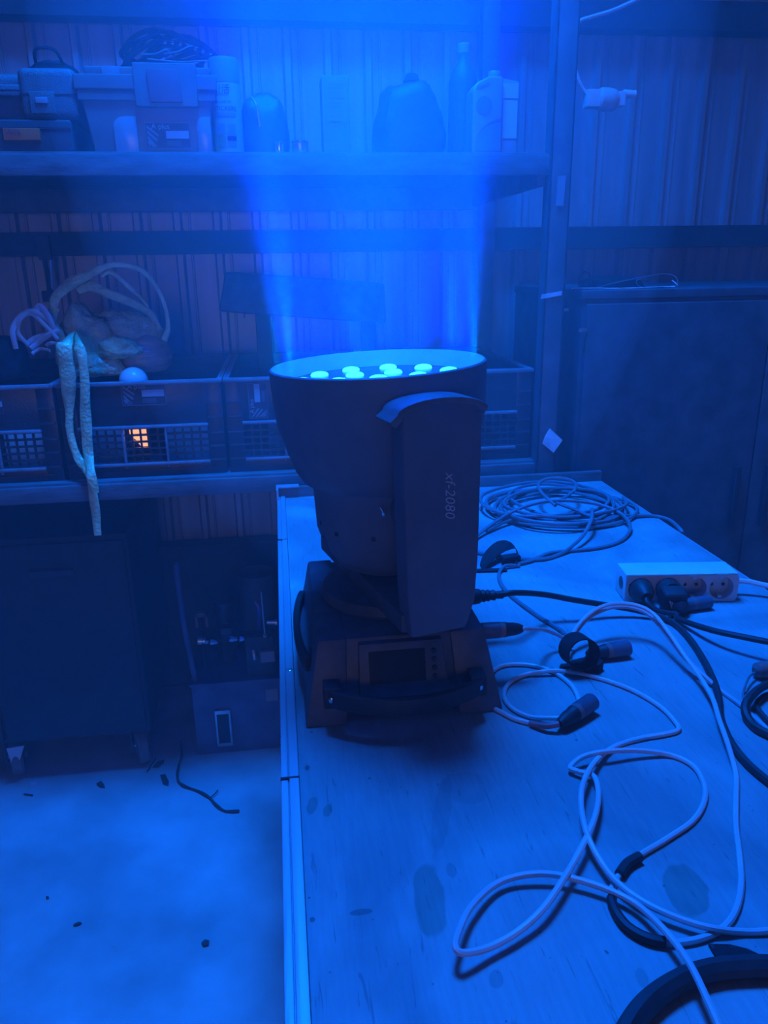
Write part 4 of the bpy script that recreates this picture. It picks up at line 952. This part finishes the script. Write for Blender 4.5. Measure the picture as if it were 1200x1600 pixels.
strand([(158, 432), (172, 425), (190, 438), (208, 455), (220, 465), (232, 480)], [.004, .005, .005, .004, .003], 'film_loop', BY+.02)
strand([(120, 452), (135, 446), (155, 452), (178, 462), (210, 474), (235, 490), (250, 515)], [.012, .012, .010, .010, .008, .006], 'film_loop', BY+.03)
strand([(88, 480), (80, 500), (90, 520), (98, 538)], [.008, .010, .012, .010], 'film_loop', BY)
strand([(112, 522, BY-.03), (103, 536, CY-.012), (100, 548, CY-.022), (105, 580, CY-.020), (107, 605, CY-.018), (108, 640, CY-.014), (110, 680, CY-.016), (122, 715, CY-.022), (140, 745, RY0-.022), (148, 790, RY0-.022), (153, 836, RY0-.022)], [.010, .014, .0165, .0175, .0165, .0085, .0080, .0095, .0080, .0100, .0085], 'hanging_strip')
strand([(118, 524, BY-.02), (121, 538, CY-.012), (127, 552, CY-.026), (132, 590, CY-.026), (133, 630, CY-.024), (135, 670, CY-.024), (138, 710, CY-.026), (143, 742, RY0-.034), (148, 770, RY0-.034)], [.010, .011, .0105, .0100, .0110, .0115, .0110, .0105, .0085], 'hanging_strip')

# pale cable bundle
pb = PY(55, 545, BY)
cbn = thing('cable_bundle', (pb.x, BY, RIMZ), 'bundle of pale flat cables lying on the left end crate', 'cable')
for (pp, wd, mt) in (([(25, 545), (20, 515), (35, 492), (55, 487), (75, 503), (92, 520)], .006, 'white_cable'), ([(45, 540), (28, 520), (32, 498), (48, 490), (70, 508), (90, 530)], .005, 'white_cable'),
                     ([(48, 545), (60, 535), (78, 522), (93, 517)], .006, 'white_cable'), ([(42, 540), (55, 530), (72, 525)], .008, 'white_cable'), ([(50, 553), (62, 545), (78, 548)], .004, 'white_cable'),
                     ([(70, 500), (58, 490), (62, 478), (74, 492), (84, 515)], .007, 'pink_cable'), ([(72, 540), (80, 536), (94, 537)], .004, 'white_cable')):
    pts = [PY(q[0], q[1], BY-.03+.02*random.random()) for q in pp]; s = spline(pts, 6)
    m = MB(); m.tube(s, [wd]*len(s), 8, flat=wd*.4, up=Vector((0, 1, .3)).normalized()); m.build('flat_cable', mt, cbn)
# black bag at the left edge of the frame
a = PY(-10, 520, BY); blob('black_pouch', 'black pouch at the left edge on the crates', 'bag', (a.x, BY+.02, RIMZ+.04), .055, .06, .055, 'black_fabric', 8.8, .12, RIMZ)
# clamp hanging from the girt
a = PY(66, 388, WALLY-.09); b = PY(82, 468, WALLY-.09)
cl = thing('hanging_clamp', (a.x, WALLY-.09, b.z), 'dark clamp hanging from the girt above the plastic film', 'clamp')
rbox('jaw', 'dark_metal', cl, a.x-.012, a.x+.022, WALLY-.098, WALLY-.083, a.z-.03, a.z+.035, .002)
m = MB(); m.tube(spline([(a.x+.002, WALLY-.092, a.z-.02), (a.x+.004, WALLY-.092, a.z-.07), (b.x-.004, WALLY-.092, b.z+.02)], 6), .007, 8); m.build('bar', 'dark_metal', cl)
rbox('foot', 'black_rubber', cl, b.x-.024, b.x+.010, WALLY-.104, WALLY-.080, b.z-.006, b.z+.024, .004)
m = MB(); m.cyl((a.x+.018, WALLY-.092, a.z-.02), (b.x+.004, WALLY-.092, b.z+.03), .004, n=8); m.build('screw', 'steel', cl)
# dark box above the third crate
a = PY(343, 486, 2.12); b = PY(352, 424, 2.12); c_ = PY(600, 442, 2.12); e_ = PY(600, 505, 2.12)
db = thing('flood_light', ((a.x+c_.x)/2, 2.1, RIMZ-.0), 'dark slab shaped flood light propped on the crates behind the beam', 'flood light')
m = MB(); m.hexa([(a.x, 2.08, a.z), (c_.x, 2.08, e_.z), (c_.x, 2.16, e_.z), (a.x, 2.16, a.z)], [(b.x, 2.10, b.z), (c_.x, 2.10, c_.z), (c_.x, 2.16, c_.z), (b.x, 2.16, b.z)]); hs = m.build('housing', 'black_plastic', db, .010, 3)
for k in range(6):
    m = MB(); x0 = a.x+.06+.05*k; m.bb(x0, x0+.004, 2.155, 2.172, e_.z+.02, c_.z-.01); m.build('cooling_fin', 'black_plastic', hs)
for xx in (PY(408, 500, 2.12).x, c_.x-.05):
    m = MB(); m.bb(xx-.015, xx+.025, 2.11, 2.135, RIMZ-.19, a.z+.01); m.build('support_leg', 'dark_metal', db, .003)

# ================================================================= RIGHT: TALL BLACK CABINET
KX0, KX1, KY0, KY1, KZ = .692, 1.62, 1.735, 2.25, 1.286
kb = thing('tall_cabinet', (1.15, 2.0, 0), 'tall matt black cabinet right of the rack beyond the table', 'cabinet')
rbox('carcass', 'cabinet_black', kb, KX0, KX1, KY0, KY1, .06, KZ-.02, .003)
rbox('top_panel', 'cabinet_black', kb, KX0-.004, KX1+.004, KY0-.006, KY1, KZ-.02, KZ, .003)
rbox('plinth', 'black_rubber', kb, KX0+.02, KX1-.02, KY0+.02, KY1-.02, 0, .06, .002)
for (x0, x1) in ((KX0+.008, (KX0+KX1)/2-.002), ((KX0+KX1)/2+.002, KX1-.008)):
    dr = rbox('door', 'cabinet_black', kb, x0, x1, KY0-.014, KY0-.0005, .08, KZ-.03, .003)
    hx = x1-.05 if x0 < 1 else x0+.03
    rbox('handle', 'dark_metal', dr, hx, hx+.014, KY0-.034, KY0-.013, .70, .86, .004)
for (qx, qy, ww, hhh) in ((885, 484, .010, .006), (911, 516, .020, .008)):
    a = PY(qx, qy, KY0-.016); rbox('hinge', 'steel', kb, a.x-ww/2, a.x+ww/2, KY0-.018, KY0-.0135, a.z-hhh/2, a.z+hhh/2, .001)
# wire tangle on it
a = PY(900, 452, KY0+.1)
wt = thing('wire_tangle', (.80, KY0+.12, KZ), 'tangle of thin wire lying on top of the tall black cabinet', 'wire')
for (pp, r_, mt) in (([(893, 452), (920, 454), (960, 458), (1000, 459), (1030, 457), (1055, 453), (1058, 445), (1050, 438)], .0016, 'white_cable'), ([(930, 450), (965, 441), (1000, 434), (1035, 428), (1055, 432), (1058, 445), (1040, 452), (1010, 455), (998, 447), (995, 438), (1010, 436)], .0012, 'grey_cable'),
                    ([(905, 452), (930, 456), (985, 459), (1030, 454)], .0012, 'white_cable'), ([(905, 448), (906, 432), (914, 424), (922, 430), (924, 442)], .0020, 'black_rubber'), ([(1000, 456), (1015, 450), (1030, 444)], .001, 'grey_cable')):
    pts = [PY(q[0], q[1], KY0+.06+.03*math.sin(q[0]*.05)) for q in pp]
    for p in pts: p.z = max(p.z, KZ+r_)
    m = MB(); m.tube(spline(pts, 6), r_, 6); m.build('wire', mt, wt)
# black cable heap under the wires
blob('black_cloth', 'low black cloth heap under the wire on the cabinet', 'cloth', (PY(960, 450, KY0+.14).x, KY0+.16, KZ+.008), .075, .05, .018, 'black_fabric', 6.1, .2, KZ)

# hanging white cable with joined plugs, upper right
hy = 1.95
hc = thing('hanging_cable', tuple(PY(920, 150, hy)), 'white cable hanging down the wall ending in joined taped plugs', 'cable')
m = MB(); m.tube(spline([PY(1120, -60, hy), PY(1040, -22, hy), PY(985, 4, hy), PY(955, 17, hy), PY(925, 26, hy), PY(905, 34, hy), PY(897, 55, hy), PY(897, 85, hy), PY(901, 115, hy), PY(910, 137, hy), PY(921, 152, hy)], 8), .0042, 8); m.build('cord', 'white_cable', hc)
sA = PY(917, 154, hy); sB = PY(935, 152, hy); sC = PY(968, 157, hy); sD = PY(992, 150, hy)
rbox('socket_end', 'white_plastic', hc, sA.x-.004, sB.x, hy-.016, hy+.016, sA.z-.020, sA.z+.018, .003)
m = MB(); m.lathe([(.019, 0), (.025, .006), (.026, .022), (.024, .040), (.020, .046)], (sB.x-.002, hy, sB.z-.003), (1, 0, -.08), n=24); m.build('taped_joint', 'socket_plastic', hc)
rbox('plug_end', 'white_plastic', hc, sC.x-.008, sC.x+.010, hy-.014, hy+.014, sC.z-.014, sC.z+.018, .003)
m = MB(); m.lathe([(.009, 0), (.010, .004), (.008, .028), (.009, .030)], (sC.x+.008, hy, sD.z+.004), (1, 0, 0), n=16); m.build('plug_tail', 'white_plastic', hc)

# ================================================================= FLOOR LEVEL: wheeled cabinet, hydraulic unit
CX0, CX1, CY0_, CY1_ = -1.15, -.405, 1.90, 2.32
ck = thing('wheeled_cabinet', (-.78, 2.1, 0), 'black wheeled cabinet in the shadow under the rack', 'cabinet')
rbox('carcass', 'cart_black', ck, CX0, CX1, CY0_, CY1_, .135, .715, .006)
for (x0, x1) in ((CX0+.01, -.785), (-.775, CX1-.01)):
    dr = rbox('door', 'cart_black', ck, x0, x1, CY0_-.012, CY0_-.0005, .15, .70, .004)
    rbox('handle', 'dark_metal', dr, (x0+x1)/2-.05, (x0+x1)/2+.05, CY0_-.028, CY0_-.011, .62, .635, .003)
for (wx, wy) in ((PY(219, 1150, 1.96).x, 1.965), (PY(22, 1165, 1.96).x, 1.965), (-.47, 2.25), (-1.08, 2.25)):
    f = MB(); f.bb(wx-.028, wx+.028, wy-.03, wy+.03, .128, .135); f.bb(wx-.024, wx-.020, wy-.02, wy+.03, .04, .13); f.bb(wx+.020, wx+.024, wy-.02, wy+.03, .04, .13); cs = f.build('caster_fork', 'dark_metal', ck)
    f = MB(); f.lathe([(.02, -.016), (.050, -.015), (.054, -.010), (.054, .010), (.050, .015), (.02, .016)], (wx, wy, .054), Vector((1, .35, 0)), n=28); f.build('wheel', 'rubber_wheel', cs)
    f = MB(); f.cyl((wx-.026, wy, .054), (wx+.026, wy, .054), .008, n=10); f.build('axle', 'steel', cs)
a = PY(25, 1182, 1.90); m = MB(); m.prism([(-.016, .034), (.030, .038), (.012, -.006), (.008, .006), (0, .008), (-.006, 0), (-.010, -.010)], Vector((a.x, 1.888, a.z)), (1, 0, 0), (0, 0, 1), (0, 1, 0), .003); m.build('brake_plate', 'label_light', ck)
HX0, HX1, HY0 = -.298, -.045, 1.965
hu = thing('hydraulic_unit', (-.17, 2.06, 0), 'dark blue hydraulic power unit with metal fittings on top, beside the table', 'hydraulic unit')
rbox('tank', 'tank_paint', hu, HX0, HX1, HY0, 2.17, 0, .225, .004)
rbox('tank_lid', 'tank_paint', hu, HX0-.004, HX1+.004, HY0-.005, 2.175, .225, .233, .002)
a = PY(340, 1165, HY0); b = PY(360, 1107, HY0)
gg = rbox('level_gauge', 'steel', hu, a.x, b.x, HY0-.008, HY0-.0003, a.z, b.z, .003)
rbox('gauge_glass', 'black_gloss', gg, a.x+.006, b.x-.006, HY0-.0095, HY0-.007, a.z+.012, b.z-.012, .001)
a = PY(415, 1082, HY0); rbox('name_plate', 'label_mid', hu, a.x, a.x+.034, HY0-.002, HY0-.0003, a.z-.028, a.z+.010, 0)
m = MB(); m.tube(spline([PY(275, 880, HY0+.02), PY(280, 925, HY0+.02), PY(290, 990, HY0+.02), (HX0+.012, HY0+.02, .231)], 6), .0075, 10); m.build('hose', 'tank_paint', hu)
m = MB(); m.tube(spline([PY(393, 930, HY0+.08), PY(400, 942, HY0+.075), PY(405, 955, HY0+.07), PY(404, 990, HY0+.07), PY(402, 1040, HY0+.07), (-.10, HY0+.07, .232)], 6), .006, 10); m.build('hose', 'hose_blue', hu)
m = MB(); m.cyl((-.10, HY0+.12, .232), (-.10, HY0+.12, .50), .05, n=28); m.lathe([(.052, 0), (.052, .012), (.03, .02)], (-.10, HY0+.12, .50), n=28); m.build('motor', 'case_black', hu)
m = MB(); m.cyl((-.20, HY0+.14, .232), (-.20, HY0+.14, .42), .028, n=20); m.build('pump', 'dark_metal', hu)
def fit(px0, px1, py, r_, name='fitting', mt='steel', Y=HY0+.035, n=6):
    a = PY(px0, py, Y); b = PY(px1, py, Y); m = MB(); L = b.x-a.x
    m.lathe([(r_*.7, 0), (r_, L*.08), (r_, L*.55), (r_*.75, L*.58), (r_*.75, L*.92), (r_*.6, L)], a, b-a, n=n); return m.build(name, mt, hu)
fit(308, 322, 1001, .012, n=16); fit(320, 326, 1003, .006); fit(328, 340, 1003, .008); fit(338, 362, 1001, .004, 'pipe', 'dark_metal', n=10); fit(358, 371, 998, .009); fit(374, 382, 998, .008)
a = PY(400, 1000, HY0+.035); rbox('valve_block', 'dark_metal', hu, a.x-.03, a.x+.05, HY0+.015, HY0+.06, .2335, a.z+.018, .003)
for (pxx, pyy, w_, h_, mt) in ((407, 1025, .040, .034, 'label_mid'), (345, 985, .030, .018, 'dark_metal')):
    a = PY(pxx, pyy, HY0+.01); rbox('coil_box', mt, hu, a.x, a.x+w_, HY0, HY0+.03, a.z-h_/2, a.z+h_/2, .002)
a = PY(396, 1018, HY0+.01); m = MB(); m.lathe([(.006, 0), (.007, .004), (.005, .008), (.006, .012), (.006, .026), (.004, .032)], a+Vector((0, 0, .008)), (0.1, -.3, -1), n=12); m.build('adjuster', 'steel', hu)
a = PY(417, 972, HY0+.03); b = PY(433, 972, HY0+.03); m = MB(); m.cyl(a, b, .007, n=12); m.cyl(b-Vector((.006, 0, 0)), b, .010, n=12); m.build('fitting', 'steel', hu)
a = PY(408, 925, HY0+.02); b = PY(414, 993, HY0+.02); m = MB(); m.cyl(a, b, .0022, n=8); m.build('lever', 'steel', hu)
m = MB(); m.ball(b, .007, 12, 8); m.build('lever_joint', 'steel', hu)
a = PY(305, 958, HY0+.09); m = MB()
m.bb(a.x-.002, a.x+.034, HY0+.085, HY0+.1, a.z-.012, a.z); m.bb(a.x-.002, a.x+.006, HY0+.085, HY0+.1, a.z-.045, a.z); m.bb(a.x+.026, a.x+.034, HY0+.085, HY0+.1, a.z-.045, a.z); m.build('bracket', 'brown_band', hu)
m = MB(); m.cyl((a.x+.014, HY0+.093, .2335), (a.x+.014, HY0+.093, a.z-.003), .004, n=8); m.build('bracket_stem', 'dark_metal', hu)

# ================================================================= FLOOR LITTER
def flat_bit(name, label, cat, pts, mt, th=.003, curl=.004):
    P = [PZ(x, y, 0) for x, y in pts]; c = sum(P, Vector())/len(P)
    m = MB(); m.prism([(p.x-c.x, p.y-c.y) for p in P], c+Vector((0, 0, .0004)), (1, 0, 0), (0, 1, 0), (0, 0, 1), th)
    return tag(m.build(name, mt, loc=(c.x, c.y, 0)), label, cat)
pts = [(282, 1158), (284, 1180), (279, 1198), (278, 1218), (288, 1228), (310, 1236), (327, 1246), (338, 1258), (352, 1267), (374, 1267)]
P = [PZ(x, y, .005) for x, y in pts]; s = spline(P, 4); m = MB(); m.tube(s, [.0028+.0016*math.sin(k*.5)**2 for k in range(len(s))], 7)
tw = thing('twig', (P[0].x, P[0].y, 0), 'thin crooked dark twig on the concrete floor near the hydraulic unit', 'twig'); m.build('stem', 'twig', tw)
m = MB(); q0 = PZ(329, 1246, .006); m.tube(spline([q0, q0+Vector((.012, .010, .004)), q0+Vector((.018, .020, .006))], 3), .0016, 6); m.build('side_shoot', 'twig', tw)
flat_bit('dead_leaf', 'dark dead leaf lying nearest the cabinet caster', 'leaf', [(238, 1200), (246, 1191), (257, 1188), (256, 1193), (247, 1200)], 'leaf')
flat_bit('leaf_scrap', 'triangular dark leaf scrap alone on the bright concrete', 'leaf', [(151, 1227), (158, 1223), (163, 1228), (164, 1232), (156, 1231)], 'leaf', .006)
flat_bit('bark_chip', 'pale brown bark chip beside the twig', 'chip', [(250, 1212), (258, 1210), (264, 1222), (263, 1229), (255, 1226)], 'twig', .002)
flat_bit('paper_chip', 'small white paper chip near the cabinet shadow', 'paper', [(46, 1224), (60, 1220), (58, 1224), (48, 1228)], 'paper', .003)
flat_bit('wood_sliver', 'thin dark sliver lying beside the dead leaf', 'sliver', [(229, 1207), (243, 1185), (244, 1186), (231, 1207)], 'twig', .003)
flat_bit('pebble', 'small dark pebble low on the concrete floor', 'pebble', [(315, 1476), (321, 1471), (327, 1473), (326, 1479), (318, 1481)], 'leaf', .006)
flat_bit('seed_husk', 'little brown husk on the left of the concrete floor', 'husk', [(115, 1447), (123, 1443), (128, 1444), (124, 1447), (116, 1449)], 'leaf', .005)
flat_bit('crumb', 'tiny dark crumb above the brown husk on the floor', 'crumb', [(72, 1403), (76, 1402), (77, 1405), (73, 1406)], 'leaf', .004)
flat_bit('straw_bit', 'short dark straw bit at the left floor edge', 'straw', [(37, 1241), (52, 1243), (51, 1245), (38, 1243)], 'twig', .003)

# ================================================================= HAZE
hz = MB(); hz.bb(-2.6, 2.9, -1.0, WALLY-.09, .0, 3.15)
hm = bpy.data.materials.new('haze'); hm.use_nodes = True; nt = hm.node_tree
nt.nodes.remove(nt.nodes['Principled BSDF']); vsn = nt.nodes.new('ShaderNodeVolumeScatter')
vsn.inputs['Density'].default_value = .05; vsn.inputs['Anisotropy'].default_value = .0; vsn.inputs['Color'].default_value = (1, 1, 1, 1)
nt.links.new(vsn.outputs[0], nt.nodes['Material Output'].inputs['Volume']); MATS['haze'] = hm
ho = hz.build('stage_haze', 'haze', loc=(0, 0, 0)); tag(ho, 'thin stage fog filling the room and showing the blue beam', 'haze', kind='stuff')

# fog plume added round the beam, standing in for its glare halo
pm = MB(); pm.ball((0, 0, 0), 1, 40, 24)
pm.map(lambda p: (cx+p.x*.33*(1+.25*max(0, p.z)), .88+p.y*.30, 1.60+p.z*.64))
hm2 = hm.copy(); hm2.name = 'halo_haze'; hm2.node_tree.nodes[vsn.name].inputs['Density'].default_value = .32; MATS['halo_haze'] = hm2
tag(pm.build('halo_plume', 'halo_haze', loc=(cx, .86, 1.0)), 'thicker plume of fog added around the blue beam for its glare', 'haze', kind='stuff')
